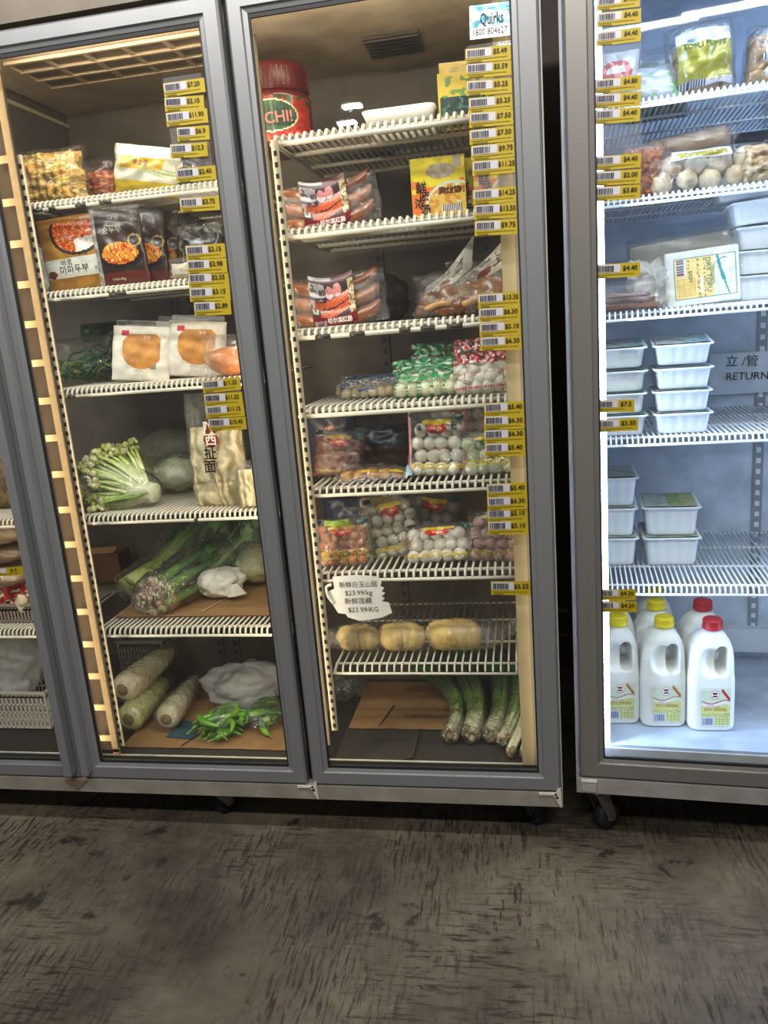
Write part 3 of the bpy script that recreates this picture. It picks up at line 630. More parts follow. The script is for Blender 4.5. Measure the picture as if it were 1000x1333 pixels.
# ================================================================== left door, third shelf
z3 = SH1[2]+.004
def pancake(u, v):
    if .80 < v < .905 and .17 < u < .31 and not (v < .83 and abs(u-.24) < .0): return 'c4203a'
    if inE(u, v, .55, .56, .36, .36) and v < .84 and .22 < u < .86:
        k = nz(u*4, v*5, 3); return 'c98d40' if k > .15 else 'bd7f34' if k > -.15 else 'b27430'
    if (v < .30 and .70 < u < .80 and v > .2): return '8a8478'
    return 'ddd6c8' if nz(u*7, v*7) > -.1 else 'd4ccbc'
w_, h_ = dims(FA, 148, 420, 222, 506, .16, z3)
pc = put('pancake_packet', 'white packet with round golden pancake window and red badge, left of two', 'packet', FA, 183, z3, .16, (R(-14), R(6), R(6)), 'white pancake packets')
pouch(pc, 'pouch', w_*.98, h_*.98, .035, pancake, ('soft', 'film'), nx=56, ny=60, wob=.012, q=.35, seed=21, p=8, texts=[('호떡', .07, .62, .77, 'efe6d2'), ('HOTTEOK', .035, .5, .17, '6b4a2a', {'fit': .06})])
mb = MB(); mb.grid(lambda u, v: ((u-.5)*w_*.9, .006*nz(u*5, v*3), h_*.96+.018*v), 16, 3); mb.build('crimped_top', 'film2', pc)
q_ = put('x', 'x', 'x', FA, 255, z3, .185); loc = q_.location.copy(); bpy.data.objects.remove(q_)
dup(pc, FA, loc, (R(-12), R(6), R(3)), 'white packet with round golden pancake window and red badge, right of two')
q_ = put('x', 'x', 'x', FA, 235, z3, .26); loc = q_.location.copy(); bpy.data.objects.remove(q_)
dup(pc, FA, loc, (R(-9), R(8), R(3)), 'white pancake packet standing behind the two front ones')
t = put('bread_pack', 'orange-brown bread roll in clear film beside the right pancake packet', 'bread', FA, 303, z3, .13, (0, 0, .2))
mb = MB(); mb.ball((0, 0, .035), (.058, .04, .035), 'c07840', 0, 18, 12, .15, 14); mb.build('roll', 'food', t)
pouch(t, 'clear_film', .13, .10, .085, lambda u, v: None, nx=18, ny=20, wob=.1, seed=23)
# dark green leafy bag at the back left
t = put('leafy_greens', 'dark green leafy herbs in a clear bag at the back left of third shelf', 'vegetable', FA, 112, z3, .34)
rg = random.Random(5); mb = MB()
for i in range(60):
    a0 = rg.uniform(-.09, .06); ph = rg.uniform(-.4, 1.2); L0 = rg.uniform(.06, .16)
    P = [(a0+L0*k/4*cos(ph*.5), rg.uniform(-.05, .05), .012+rg.uniform(0, .05)+L0*k/4*sin(ph)*.4) for k in range(5)]
    mb.tube(tubepts(P, 3), [.003+.002*(1-k/13) for k in range(13)], rg.choice(['1d5a26', '2c7a34', '5a7a3a', '7d8f4a', '234a22']), 0, 5)
tg = mb.build('herb_leaves', 'leaf', t); tg['kind'] = 'stuff'; pouch(t, 'clear_bag', .24, .13, .13, lambda u, v: None, nx=22, ny=20, wob=.08, seed=24)
t = put('leafy_greens', 'dark bag of greens behind the pancake packets at the back wall', 'vegetable', FA, 150, z3, .48)
pouch(t, 'pouch', .17, .17, .10, speckle(['1c2a1c', '243a22', '171d16', '33402a'], 6, 9), seed=27)

# ================================================================== left door, fourth shelf
z4 = SH1[3]+.004
t = put('cauliflower', 'long-stemmed green cauliflower head wrapped in clear film, stem pointing right', 'vegetable', FA, 157, z4, .2, (0, 0, R(-4)))
rg = random.Random(11); W_ = .235
stem0 = Vector((.115, -.01, .04)); heads = []
mb = MB()
for i in range(100):
    a = rg.uniform(-1.05, 1.0); e = rg.uniform(-1.15, 1)
    tip = Vector((-.088+.03*abs(a)**1.5+rg.uniform(-.012, .045)*(1 if e > -.6 else 1.5), e*.055, .085+a*.078))
    tip.x += .06*max(0, a)**1.6; heads.append(tip)
    base = stem0+Vector((rg.uniform(-.02, .0), rg.uniform(-.012, .012), rg.uniform(-.012, .016)))
    midp = (base*.45+tip*.55)+Vector((0, 0, .012*a))
    mb.tube(tubepts([base, midp, tip], 5), [.0075-.0042*k/10 for k in range(11)], 'a', 0, 7, cols=[mix('e2e6bc', 'bccb70', k/9) if k < 6 else mix('bccb70', 'a4ba50', (k-6)/4) for k in range(10)])
st_ = mb.build('stalks', 'veg', t)
mb = MB()
for i, h in enumerate(heads):
    for k in range(6): d = Vector((rg.uniform(-.016, .010), rg.uniform(-.014, .014), rg.uniform(-.014, .014))); mb.ball(h+d, rg.uniform(.005, .011), rg.choice(['cfcf8a', 'dcd6a0', 'a9b45c', 'c4bc70', 'e0d8b0']), 0, 10, 7, .5, 30, seed=i+k)
fl = mb.build('florets', 'floret', t)
mb = MB(); mb.lathe([(.0, -.0), (.026, .002), (.029, .02), (.03, .05), (.034, .075)], 'd2d3ae', 0, 20, T(.128, -.01, .036, ry=-pi/2+.12)); mb.build('cut_stem', 'veg', t)
mb = MB()
for i in range(4):
    P = [stem0+Vector((0, rg.uniform(-.02, .02), rg.uniform(-.01, .012))), (rg.uniform(.02, .06), -.05+rg.uniform(-.01, .02), rg.uniform(.015, .035)), (rg.uniform(-.06, -.02), -.062+rg.uniform(-.01, .01), rg.uniform(.008, .03))]
    mb.tube(tubepts(P, 5), [.012, .013, .014, .014, .013, .012, .011, .010, .008, .006, .003], '8fae4e', 0, 8, flat=.35)
mb.build('leaf_ribs', 'veg', t)
def hull(u, v):
    a = 2*pi*u; s_ = -.135+.275*v; r_ = .092*(1-((v-.05)/1.05)**2*.62)*max(.02, sin(pi*min(1, max(0, v*.96+.02))))**.25
    r_ *= 1+.12*nz(cos(a)*3, sin(a)*3, v*7); return (s_, r_*cos(a)*.78-.008, max(.001, .078-.035*v+r_*sin(a)))
mb = MB(); mb.grid(hull, 40, 26); mb.build('plastic_wrap', 'wrap', t)
def melon(label, px, y, rx, ry, rz, col, rotz=0):
    t = put('white_gourd', label, 'vegetable', FA, px, z4, y, (0, 0, rotz)); mb = MB()
    mb.ball((0, 0, rz), (rx, ry, rz), col, 0, 26, 16, .06, 16); mb.build('gourd', 'veg', t)
    mb = MB(); mb.ball((0, 0, rz), (rx*1.03, ry*1.03, rz*1.03), 'ffffff', 0, 26, 16, .1, 40); mb.build('plastic_wrap', 'wrap', t); return t
melon('large pale round gourd in clear wrap behind the cauliflower', 240, .40, .082, .10, .055, 'b9bba0')
melon('beige wrapped gourd just behind the cauliflower stem', 185, .44, .085, .10, .05, 'a59a6c', .4)
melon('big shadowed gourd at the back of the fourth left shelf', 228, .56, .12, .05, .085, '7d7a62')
def ramen(u, v):
    k = sin((u*12+nz(u*3, v*3)*3.2+v*2)*2.2+nz(u*2, v*2, 5)*6); return 'd9cda8' if k > .3 else 'c7b88c' if k > -.5 else 'a4946a'
w_, h_ = dims(FA, 252, 510, 328, 652, .17, z4)
nb = put('noodle_bag', 'tall clear bag of broad white noodles with black and red Chinese characters', 'bag', FA, 291, z4, .17, (R(-3), 0, R(-4)), 'clear noodle bags')
pouch(nb, 'noodles', w_*.92, h_*.70, .075, ramen, ('food', 'film'), nx=50, ny=60, lump=lambda u, v: .005*nz(u*6, v*9)+.003*sin(u*30+nz(u*3, v*4)*7), q=.3, seed=31, wob=.03)
pouch(nb, 'clear_bag', w_, h_, .088, lambda u, v: 'c23246' if 0 else None, nx=24, ny=30, wob=.03, q=.4, seed=33, lump=lambda u, v: .004*nz(u*6, v*9))
mb = MB(); F_ = lambda x, z: -.058
mb.lathe([(.0, 0), (.021, .0005), (.021, .0012), (0, .0013)], '7a1d24', 0, 24, T(.012, -.0555, h_*.60, rx=pi/2)).lathe([(.0, 0), (.019, .0005), (.019, .0012), (0, .0013)], '7a1d24', 0, 24, T(.012, -.0545, h_*.70, rx=pi/2))
mb.text('陕', .036, .012, h_*.70, F_, 'e8dcc8', bold=True); mb.text('西', .034, .012, h_*.60, F_, 'e8dcc8', bold=True); mb.text('扯', .036, .006, h_*.48, F_, '1b1714', bold=True); mb.text('面', .036, .002, h_*.365, F_, '1b1714', bold=True)
mb.text('Shaanxi Pull Noodle', .016, .005, h_*.235, F_, '4a3a2c', fit=.12, rot=.04); mb.build('printed_lettering', 'ink', nb)
t = put('noodle_bag', 'clear noodle bag half hidden behind the door frame, right of the tall one', 'bag', FA, 333, z4, .13, (0, 0, .2), 'clear noodle bags')
pouch(t, 'noodles', .075, .10, .05, ramen, ('food', 'film'), nx=24, ny=30, lump=lambda u, v: .004*sin(u*24), q=.3, seed=35); pouch(t, 'clear_bag', .085, .125, .06, lambda u, v: None, nx=14, ny=16, wob=.08, seed=36)

# ================================================================== left door, fifth shelf: cardboard, greens
z5 = SH1[4]+.004
mb = MB()
def cardboard(x0, x1, y0, y1, z, th=.004, cut=()):
    mb = MB(); mb.grid(lambda u, v: (x0+(x1-x0)*u, y0+(y1-y0)*v+.004*nz(u*9, v, 2)*(1-v), z+th+.003*nz(u*3, v*3, 1)), 30, 14, '93704a', smooth=True)
    mb.box((x0, y0+.004, z), (x1, y1, z+th*.6), '7a5a38'); return mb
mb = cardboard(-1.185, -.645, .175, .57, z5)
mb.prism([(-.93, .2), (-.925, .2), (-.86, .42), (-.862, .42)], z5+.0065, z5+.0075, 'b59a74', axis='z'); mb.prism([(-1.15, .26), (-1.145, .26), (-1.09, .33), (-1.093, .33)], z5+.0065, z5+.0075, '3f2e1c', axis='z')
tag(mb.build('cardboard_sheet', 'box'), 'flattened brown cardboard lining the shelf under the leafy green bunches', 'cardboard')
zc = z5+.008
def bunch(name, label, base, mid, tip, rb, rm, rt, n, c0, c1, c2, leafc, seed, group=None, sr=.009, film=True, leaves=26, stalk='stalk', spread=1.0):
    rg = random.Random(seed); t = thing(name, label, 'vegetable', FA, base, group=group)
    B0 = Vector((0, 0, 0)); M0 = Vector(mid)-Vector(base); T0 = Vector(tip)-Vector(base); ax = T0.normalized(); u_ = ax.cross(Vector((0, 0, 1))).normalized(); q_ = ax.cross(u_)
    for i in range(n):
        a = 2*pi*i/n*1.0+rg.uniform(-.2, .2); k = 1 if i % 3 else .35
        f = lambda c, r_: Vector(c)+(u_*cos(a)+q_*sin(a))*r_*k
        P = tubepts([f(B0, rb), f(B0*.5+M0*.5, (rb+rm)/2), f(M0, rm), f(M0*.45+T0*.55, (rm+rt)/2), f(T0, rt)], 4); m_ = len(P)
        mb = MB(); mb.tube(P, [sr*(1.15-.75*(j/(m_-1))) for j in range(m_)], c0, 0, 8, flat=.75, cols=[mix(c0, c1, j/(m_*.45)) if j < m_*.45 else mix(c1, c2, (j-m_*.45)/(m_*.55)) for j in range(m_-1)])
        mb.build(stalk, 'veg', t)
    if leaves:
        mb = MB()
        for i in range(leaves):
            s_ = rg.uniform(.35, 1.0); c = M0*(1-s_)*1.2+T0*s_ if s_ < 1 else T0; a = rg.uniform(0, 2*pi); d = (u_*cos(a)+q_*sin(a)); o0 = c+d*rt*spread*rg.uniform(.4, 1.0); L0 = rg.uniform(.05, .09); wd = rg.uniform(.014, .028)
            s1 = ax.cross(d)
            mb.grid(lambda u, v: o0+ax*(L0*v)+s1*((u-.5)*2*wd*sin(pi*(v*.92+.06))**.7)+d*(.016*sin(v*3)+.007*nz(u*6+i, v*6)), 5, 7, rg.choice(leafc))
        l = mb.build('leaves', 'leaf', t); l['kind'] = 'stuff'
    if film: sleeve(t, [B0-ax*.012, (B0+M0)/2, M0, (M0+T0)/2, T0+ax*.04], [rb*1.2+sr, rb*1.3+sr, rm*1.25+sr, rt*1.25+sr, rt*1.35+sr], seed=seed)
    return t
GR = ['3a7230', '458236', '2c5a26', '5c9440', '284f22']
bunch('mustard_greens', 'leftmost bunch of green stalks in clear film on the cardboard shelf', (-1.175, .27, zc+.05), (-1.125, .38, zc+.08), (-1.07, .52, zc+.14), .03, .032, .05, 9, 'c4cc72', '98b048', '3a6a2a', GR, 1, sr=.021, group='wrapped leafy green bunches')
bunch('mustard_greens', 'upright middle bunch of dark green stalks behind the wrapped root bunch', (-1.04, .40, zc+.05), (-1.03, .46, zc+.09), (-1.0, .54, zc+.15), .028, .03, .04, 7, 'a8b850', '6f9a38', '3a6a2a', GR, 2, sr=.018, group='wrapped leafy green bunches')
bunch('mustard_greens', 'right bunch of greens in bubbly film beside the white plastic bag', (-.985, .36, zc+.05), (-.93, .45, zc+.09), (-.87, .52, zc+.14), .022, .032, .058, 8, 'b8c868', '74a040', '3a6a2c', GR, 3, sr=.012, leaves=60, group='wrapped leafy green bunches', spread=1.15)
bunch('mustard_greens', 'dark leafy bunch at the back left of the cardboard shelf', (-1.13, .50, zc+.06), (-1.11, .53, zc+.10), (-1.09, .55, zc+.15), .03, .035, .05, 5, '4b7a30', '2f5a25', '20461d', GR, 4, sr=.01, leaves=40, group='wrapped leafy green bunches')
t = bunch('wrapped_spinach', 'front bunch in cling film with pale pink-brown root end facing out', (-1.06, .205, zc+.052), (-1.02, .30, zc+.066), (-.975, .42, zc+.08), .036, .046, .048, 9, '8aa84a', '4f8432', '36682a', GR, 5, sr=.017, leaves=34)
rg = random.Random(3)
mb = MB()
for i in range(130):
    a = rg.uniform(0, 2*pi); r_ = .056*rg.random()**.5; mb.ball((-.008+r_*cos(a)*.9, -.012+rg.uniform(-.01, .008), -.002+r_*sin(a)*.95), rg.uniform(.005, .0095), rg.choice(['c4aa80', 'b88a74', 'a07e5c', 'd8c6a4', '7a5a42', '5c4432', '9aa060']), 0, 8, 6, .5, 30, seed=i)
mb.build('root_ends', 'floret', t)
sleeve(t, [(-.03, -.05, -.028), (-.015, -.032, -.01), (0, 0, 0), (.012, .03, .005)], [.02, .056, .064, .060], seed=8, amp=.3)
def softbag(name, label, px, z, y, w, d, h, mat='bag', col='d6d2c8', seed=0, rz=0, cat='bag', neck=None):
    t = put(name, label, cat, FA, px, z, y, (0, 0, rz)); mb = MB()
    def f(u, v):
        a = 2*pi*u; th = pi*v; r_ = sin(th)**.7; k = 1+.26*nz(cos(a)*2+seed, sin(a)*2, cos(th)*2)+.12*abs(nz(cos(a)*5+seed, sin(a)*5, cos(th)*3))+.06*nz(cos(a)*11+seed, sin(a)*11, cos(th)*6)
        return (w/2*r_*cos(a)*k, d/2*r_*sin(a)*k, max(.0005, h/2*(1-cos(th))*(k*.4+.6)))
    mb.grid(f, 72, 40, col); mb.build('bag_body', mat, t)
    if neck:
        mb = MB(); a, b_, c = neck; mb.grid(lambda u, v: (a+(.010+.02*v)*cos(2*pi*u)*(1+.3*sin(u*25)), b_-(.01+.012*v)*sin(2*pi*u), c-.035*v+.0), 24, 6, col); mb.build('knotted_end', mat, t)
    return t
softbag('plastic_bag', 'crumpled white plastic bag beside green bunches on the cardboard shelf', 290, zc, .33, .135, .10, .085, seed=2, rz=.4, neck=(.035, -.05, .05))
t = put('white_cabbage', 'pale wrapped cabbage at the right end of the cardboard shelf', 'vegetable', FA, 342, zc, .49)
mb = MB(); mb.ball((0, 0, .06), (.07, .12, .06), 'b9bb92', 0, 24, 16, .12, 18); mb.build('head', 'veg', t); mb = MB(); mb.ball((0, 0, .063), (.074, .125, .063), 'ffffff', 0, 24, 16, .16, 30); mb.build('plastic_wrap', 'wrap', t)
t = put('cardboard_box', 'dark open cardboard box at the back left behind the leafy bunches', 'box', FA, 138, zc, .5)
mb = MB(); mb.box((-.07, -.02, 0), (.07, .06, .10), '5e4630', bev=.002); mb.build('carton', 'box', t); mb = MB(); mb.prism([(-.07, .10), (.06, .102), (.075, .125), (-.05, .12)], -.025, -.022, '8a6c4c'); mb.build('flap', 'box', t)

# ================================================================== left door, floor of the fridge
ZF = .163
def ribmat(x0, x1, y0, y1, z, label, curl=0):
    mb = MB(); mb.grid(lambda u, v: (x0+(x1-x0)*u, y0+(y1-y0)*v, z+.004+curl*max(0, u-.85)*(1-v)), 40, 16, '3a342e'); mb.box((x0, y0, z), (x1-.002, y1, z+.003), '2a2521')
    return tag(mb.build('rubber_mat', 'mat'), label, 'mat')
ribmat(-1.22, -.62, .108, .56, ZF, 'dark ribbed rubber mat under the cardboard behind the left door')
ribmat(-.55, -.33, .108, .56, ZF+.0045, 'dark ribbed rubber mat with curled edge under the lotus shelf, left piece', .05)
ribmat(-.36, .04, .108, .56, ZF, 'dark ribbed rubber mat under the spring onions, right piece')
mb = cardboard(-1.215, -.635, .145, .57, ZF+.005); zf = ZF+.0125
mb.prism([(-1.10, .20), (-1.01, .19), (-1.02, .29), (-1.09, .30)], zf-.0015, zf-.0005, '39525a', axis='z'); mb.prism([(-.70, .26), (-.645, .25), (-.645, .31), (-.68, .31)], zf-.0015, zf-.0005, '3a6a66', axis='z')
mb.prism([(-1.03, .15), (-1.027, .15), (-.965, .30), (-.968, .30)], zf-.0015, zf-.0002, '2c1d12', axis='z')
for k in range(2): mb.prism([(-.90+.022*k, .33), (-.885+.022*k, .33), (-.875+.022*k, .37), (-.89+.022*k, .37)], zf-.0015, zf-.0003, '1f1712', axis='z')
tag(mb.build('cardboard_sheet', 'box'), 'brown corrugated cardboard sheet under the white radishes', 'cardboard')
def daikon(label, p0, p1, r0, r1, col, seed):
    t = thing('white_radish', label, 'vegetable', FA, p0, group='white radishes in cling film'); d = Vector(p1)-Vector(p0); L_ = d.length; mb = MB()
    ks = [0, .015, .04, .1, .25, .5, .75, .9, 1.0]; rs = [.35, .62, .84, 1, 1.0, .95, .8, .62, .3]
    mb.tube([d*k+Vector((0, 0, .01*sin(k*3)*0)) for k in ks], [(r0+(r1-r0)*k)*q for k, q in zip(ks, rs)], col, 0, 28); mb.build('root', 'root' if 0 else 'veg', t)
    mb = MB(); mb.tube([d*-.012, d*-.004, d*.006], [r0*.2, r0*.36, r0*.45], '8f7f58', 0, 18); mb.build('crown_end', 'floret', t)
    sleeve(t, [d*-.03, d*.02, d*.3, d*.7, d*1.02], [r0*.45, r0*.98, r0*1.07, (r0+r1)/2*1.07, r1*.8], seed=seed, amp=.08, n=24); return t
daikon('white radish lying apart on the cardboard, right of the stacked pair', (-1.105, .225, zf+.042), (-1.135, .53, zf+.036), .041, .027, 'e8dcb8', 1)
daikon('greenish white radish, lower one of the stacked pair at left', (-1.225, .215, zf+.046), (-1.225, .48, zf+.045), .045, .042, 'd6d094', 2)
daikon('white radish resting on top of another at the left', (-1.25, .25, zf+.127), (-1.225, .55, zf+.127), .046, .044, 'e8dcba', 3)
t = softbag('plastic_bag', 'cloudy clear plastic bag of white buns behind the green peppers', 322, zf, .42, .25, .16, .13, 'frost', seed=6, rz=.1)
mb = MB(); mb.ball((0, 0, .055), (.085, .05, .05), 'b9b8ae', 0, 20, 12, .2, 16); mb.build('white_contents', 'food', t)
def peppers(label, px, y, n, w, d, h, seed):
    t = put('pepper_bag', label, 'vegetable', FA, px, zf, y); rg = random.Random(seed); k = 11
    for i in range(n):
        a = rg.uniform(-.9, 1.7); c = Vector((rg.uniform(-w, w)*.5, rg.uniform(-d, d)*.5, .008+h*(i/n))); L_ = rg.uniform(.085, .125); bend = rg.uniform(-.04, .045)
        P = [c+Vector((cos(a)*L_*(s_-.5)-sin(a)*bend*sin(pi*s_), sin(a)*L_*(s_-.5)*.9+cos(a)*bend*sin(pi*s_), .006*sin(pi*s_))) for s_ in [j/(k-1) for j in range(k)]]
        mb = MB(); mb.tube(P, [.0035, .0088, .0100, .0100, .0096, .0092, .0088, .0082, .0070, .0048, .0016], rg.choice(['5f9a26', '4a8020', '76ac34', '3a6c1c']), 0, 10)
        g = mb.build('green_pepper', 'meat', t); mb = MB(); mb.tube([P[0], P[0]*1.5-P[1]*.5, P[0]*2.2-P[1]*1.2], [.0035, .002, .0022], '7a9a4a', 0, 6); mb.build('stem', 'veg', g)
    mb = MB()
    mb.grid(lambda u, v: ((w*.68*sin(pi*v)**.6*cos(2*pi*u)*(1+.25*nz(u*7, v*5, seed))), d*.72*sin(pi*v)**.6*sin(2*pi*u)*(1+.25*nz(u*6, v*5, seed+3)), max(.0008, (h+.024)*(1-cos(pi*v))/2*(1+.3*nz(u*5, v*4)))), 36, 20); mb.build('clear_bag', 'wrap', t); return t
t = peppers('clear bag of curved green peppers at the front of the fridge floor', 293, .225, 22, .055, .08, .06, 1)
mb = MB(); mb.box((-.012, -.03, .070), (.012, -.016, .072), 'dfe0dc', X=None); mb.build('price_sticker', 'card', t)
peppers('second bag of dark green peppers to the right, partly behind the door frame', 345, .29, 12, .09, .10, .045, 2)
def basket(name, label, fr, loc, w, d, h, col, rz=0, slot=(.011, .018)):
    t = thing(name, label, 'basket', fr, loc, (0, 0, rz)); mb = MB(); th = .003
    def wall(ax, L_, off):
        n = int(L_/slot[0]); rows = int((h-.02)/slot[1])
        def bx(a0, a1, z0, z1): mb.box((a0, off-th/2, z0), (a1, off+th/2, z1), col) if ax == 'x' else mb.box((off-th/2, a0, z0), (off+th/2, a1, z1), col)
        for i in range(n+1): c = -L_/2+i*L_/n; bx(c-.0022, c+.0022, 0, h)
        for j in range(rows+1): z = j*(h-.018)/rows; bx(-L_/2, L_/2, z, z+.0055)
        bx(-L_/2, L_/2, h-.018, h)
    for o_ in (-d/2, d/2): wall('x', w, o_)
    for o_ in (-w/2, w/2): wall('y', d, o_)
    mb.build('basket_wall', 'tub', t); mb = MB(); mb.box((-w/2, -d/2, .0), (w/2, d/2, .003), col); mb.build('basket_base', 'tub', t)
    mb = MB()
    for a, b_ in (((-w/2-.006, -d/2-.006), (w/2+.006, -d/2+.003)), ((-w/2-.006, d/2-.003), (w/2+.006, d/2+.006)), ((-w/2-.006, -d/2), (-w/2+.003, d/2)), ((w/2-.003, -d/2), (w/2+.006, d/2))): mb.box((*a, h-.004), (*b_, h+.003), col)
    mb.build('rim', 'tub', t); return t
basket('plastic_basket', 'small grey basket at the far back left of the left door floor', FA, (-1.30, .53, zf+.09), .16, .10, .10, '77736a')

# ================================================================== far left door (only its right edge shows)
t = basket('plastic_basket', 'large white slatted plastic basket at the bottom of the far left door', FA, (-1.665, .37, ZF+.004), .29, .24, .125, 'cfc8bc', 0, (.0145, .024))
softbag('plastic_bag', 'cloudy bag bulging out of the large white basket', 12, ZF+.05, .36, .25, .20, .25, 'frost', seed=12)
softbag('plastic_bag', 'grey clear bag lying behind the white slatted basket', 50, ZF+.06, .50, .18, .10, .22, 'frost', seed=13)
for i, (px, zz, y, lb) in enumerate(((8, SH1[3]-.22, .2, 'brown bun pack at far left, lowest of three'), (6, SH1[3]-.155, .22, 'brown bun pack at far left, middle of three'), (4, SH1[3]-.09, .2, 'brown bun pack at far left, uppermost of three'))):
    t = put('bun_pack', lb, 'bread', FA, px, zz, y, group='brown bun packs behind the far left door'); mb = MB(); mb.ball((0, 0, .03), (.09, .07, .031), ['8f7350', '7d6444', 'a08458'][i], 0, 22, 12, .1, 18); mb.build('bun', 'food', t)
    mb = MB(); mb.ball((0, 0, .031), (.094, .074, .033), 'ffffff', 0, 22, 12, .2, 30); mb.build('clear_film', 'wrap', t)
t = basket('plastic_basket', 'pale basket holding red packets behind the far left door', FA, (-1.56, .27, SH1[4]+.004), .30, .24, .055, '8f8478')
for i, (px, y, c) in enumerate(((2, .18, 'b52a1c'), (16, .24, '9c1f22'), (27, .20, 'a82418'))):
    t = put('red_packet', ['red packet at the far left edge, in the pale basket', 'dark red packet in the middle of the pale basket', 'bright red packet nearest the grey door frame in the pale basket'][i], 'packet', FA, px, SH1[4]+.012, y, (R(-10), R(8*(i-1)), .2), 'red packets in the pale basket')
    pouch(t, 'pouch', .09, .10, .05, (lambda c: lambda u, v: c if nz(u*7, v*7, 1) > -.1 else '4a1618' if nz(u*5, v*9) > -.1 else 'c9b8a0')(c), nx=24, ny=24, seed=40+i)
t = put('garlic_bag', 'pale garlic bulb beside the red packets', 'vegetable', FA, 31, SH1[4]+.03, .16); mb = MB(); mb.ball((0, 0, .03), (.018, .018, .028), 'cdbfa4', 0, 14, 10, .2, 20); mb.build('bulb', 'veg', t)
for i, (px, zz) in enumerate(((2, SH1[3]+.004), (14, SH1[3]+.004))):
    t = put('brown_bag', ['brown paper-like bag on the far left middle shelf', 'second brown bag behind it next to the far left door edge'][i], 'bag', FA, px-4, zz, .24+.12*i); pouch(t, 'pouch', .13, .19, .07, speckle(['6b5638', '7d6646', '574630'], 5, i), ('food', 'film'), nx=20, ny=24, seed=50+i)
# ================================================================== middle door, top shelf
y1 = SH2[0]+.004
w_, h_ = dims(FA, 336, 70, 412, 170, .26, y1)
t = put('kimchi_jar', 'big red plastic jar with green oval KIMCHI label on the top middle shelf', 'jar', FA, 366, y1, .30, (0, 0, R(6)))
rj = .088; hj = .185
mb = MB(); mb.lathe([(rj*.9, 0), (rj, .008), (rj, hj*.60), (rj*1.02, hj*.63), (rj*.97, hj*.66), (rj*.90, hj*.72)], '5c1a14', 0, 40); mb.build('jar_body', 'meat', t)  # body and lid reds darkened, the jar's shade put into their colour
mb = MB(); n_ = 44; P = [(rj*.95, hj*.70), (rj*.97, hj*.72), (rj*.97, hj*.98), (rj*.9, hj*1.04), (rj*.4, hj*1.05)]
mb.lathe(P, '5a1416', 0, 44)
for i in range(44): a = 2*pi*i/44; mb.box((-.0018, -.0015, hj*.73), (.0018, .0015, hj*.97), '4e1012', X=T(rj*.972*cos(a), rj*.972*sin(a), 0, rz=a+pi/2))
mb.build('screw_lid', 'paint', t)
mb = MB()
def lab(u, v):
    if inE(u, v, .5, .55, .30, .36):
        if not inE(u, v, .5, .55, .285, .33): return 'e8e2c8'
        return '27452a' if abs(v-.55) < .24 else '3a5e38'
    if v > .8: return '31502c' if nz(u*12, v*9) > .05 else 'a83020'
    if v < .22: return 'e05548' if nz(u*16, v*5) > .1 else 'b3281f'
    return '9f2b20' if nz(u*8, v*8) > 0 else 'b03a26'
mb.grid(lambda u, v: (rj*1.006*sin((u-.5)*2.6), -rj*1.006*cos((u-.5)*2.6), .012+hj*.56*v), 70, 34, lab); mb.build('label', 'print', t)
mb = MB(); mb.text('KIMCHI!', .036, -.012, .012+hj*.28, 0, 'c9857c', bold=True, rot=.06); mb.v = [Vector((rj*1.02*sin(v.x/rj), -rj*1.02*cos(v.x/rj), v.z)) for v in mb.v]; mb.build('label_lettering', 'ink', t)
def foamtray(label, px, z, y, w, d, h, top=None, rz=0):
    t = put('foam_tray', label, 'tray', FA, px, z, y, (0, 0, rz)); mb = MB()
    o1 = rrect(w*.86, d*.8, .02); o2 = rrect(w, d, .02); o3 = rrect(w*.97, d*.95, .018); n = len(o1)
    vs = [(x, y_, 0) for x, y_ in o1]+[(x, y_, h) for x, y_ in o2]+[(x, y_, h) for x, y_ in o3]+[(x*.98, y_*.98, .004) for x, y_ in o1]
    fs = [list(range(n))[::-1]]+[(k*n+i, k*n+(i+1) % n, (k+1)*n+(i+1) % n, (k+1)*n+i) for k in range(3) for i in range(n)]+[list(range(3*n, 4*n))]
    mb.add(vs, fs, 'd9d5cb', 0, True); mb.build('tray', 'tub', t)
    if top: top(t, w, d, h)
    return t
def yl(t, w, d, h):
    mb = MB(); mb.grid(lambda u, v: ((u-.5)*w*.92, (v-.5)*d*.9, h+.001+.02*sin(pi*v)*sin(pi*u)**.4), 20, 12, lambda u, v: 'c9a51e' if .12 < u < .95 and .25 < v < .9 and nz(u*12, v*12) > -.35 else ('4c5a2a' if nz(u*9, v*9) > 0 else 'b9b08a')); mb.build('printed_lid', 'print', t)
foamtray('white foam tray with a flat front edge in the middle of the top shelf', 523, y1, .19, .17, .12, .03)
foamtray('tray with yellow printed film lid behind the white foam tray', 532, y1, .37, .20, .13, .05, yl)
def tofupack(label, px, z, y, w, h, d, c0, c1, rz=0, win=True):
    t = put('tofu_box', label, 'packet', FA, px, z, y, (0, 0, rz)); mb = MB(); mb.box((-w/2, 0, 0), (w/2, d, h), '2a2a26', bev=.004); mb.build('carton', 'print', t)
    def art(u, v):
        if v > .94 or v < .05 or u < .04 or u > .96: return c0
        if v > .45: return c0 if nz(u*7, v*8, 2) > -.15 else c1
        return '22322c' if nz(u*12, v*7) > -.25 else '3f6a5a'
    mb = MB(); mb.grid(lambda u, v: ((u-.5)*w*.97, -.001, v*h*.97+h*.015), 26, 26, art); mb.build('front_panel', 'print', t); return t
tofupack('black and yellow tofu box standing at the right end of the top shelf, front one', 604, y1, .17, .115, .095, .04, 'b8a22a', '5d7a32', .1)
tofupack('taller black and yellow box behind the front tofu box', 618, y1, .30, .16, .155, .05, 'b09a2c', '8d8a3a', .1)
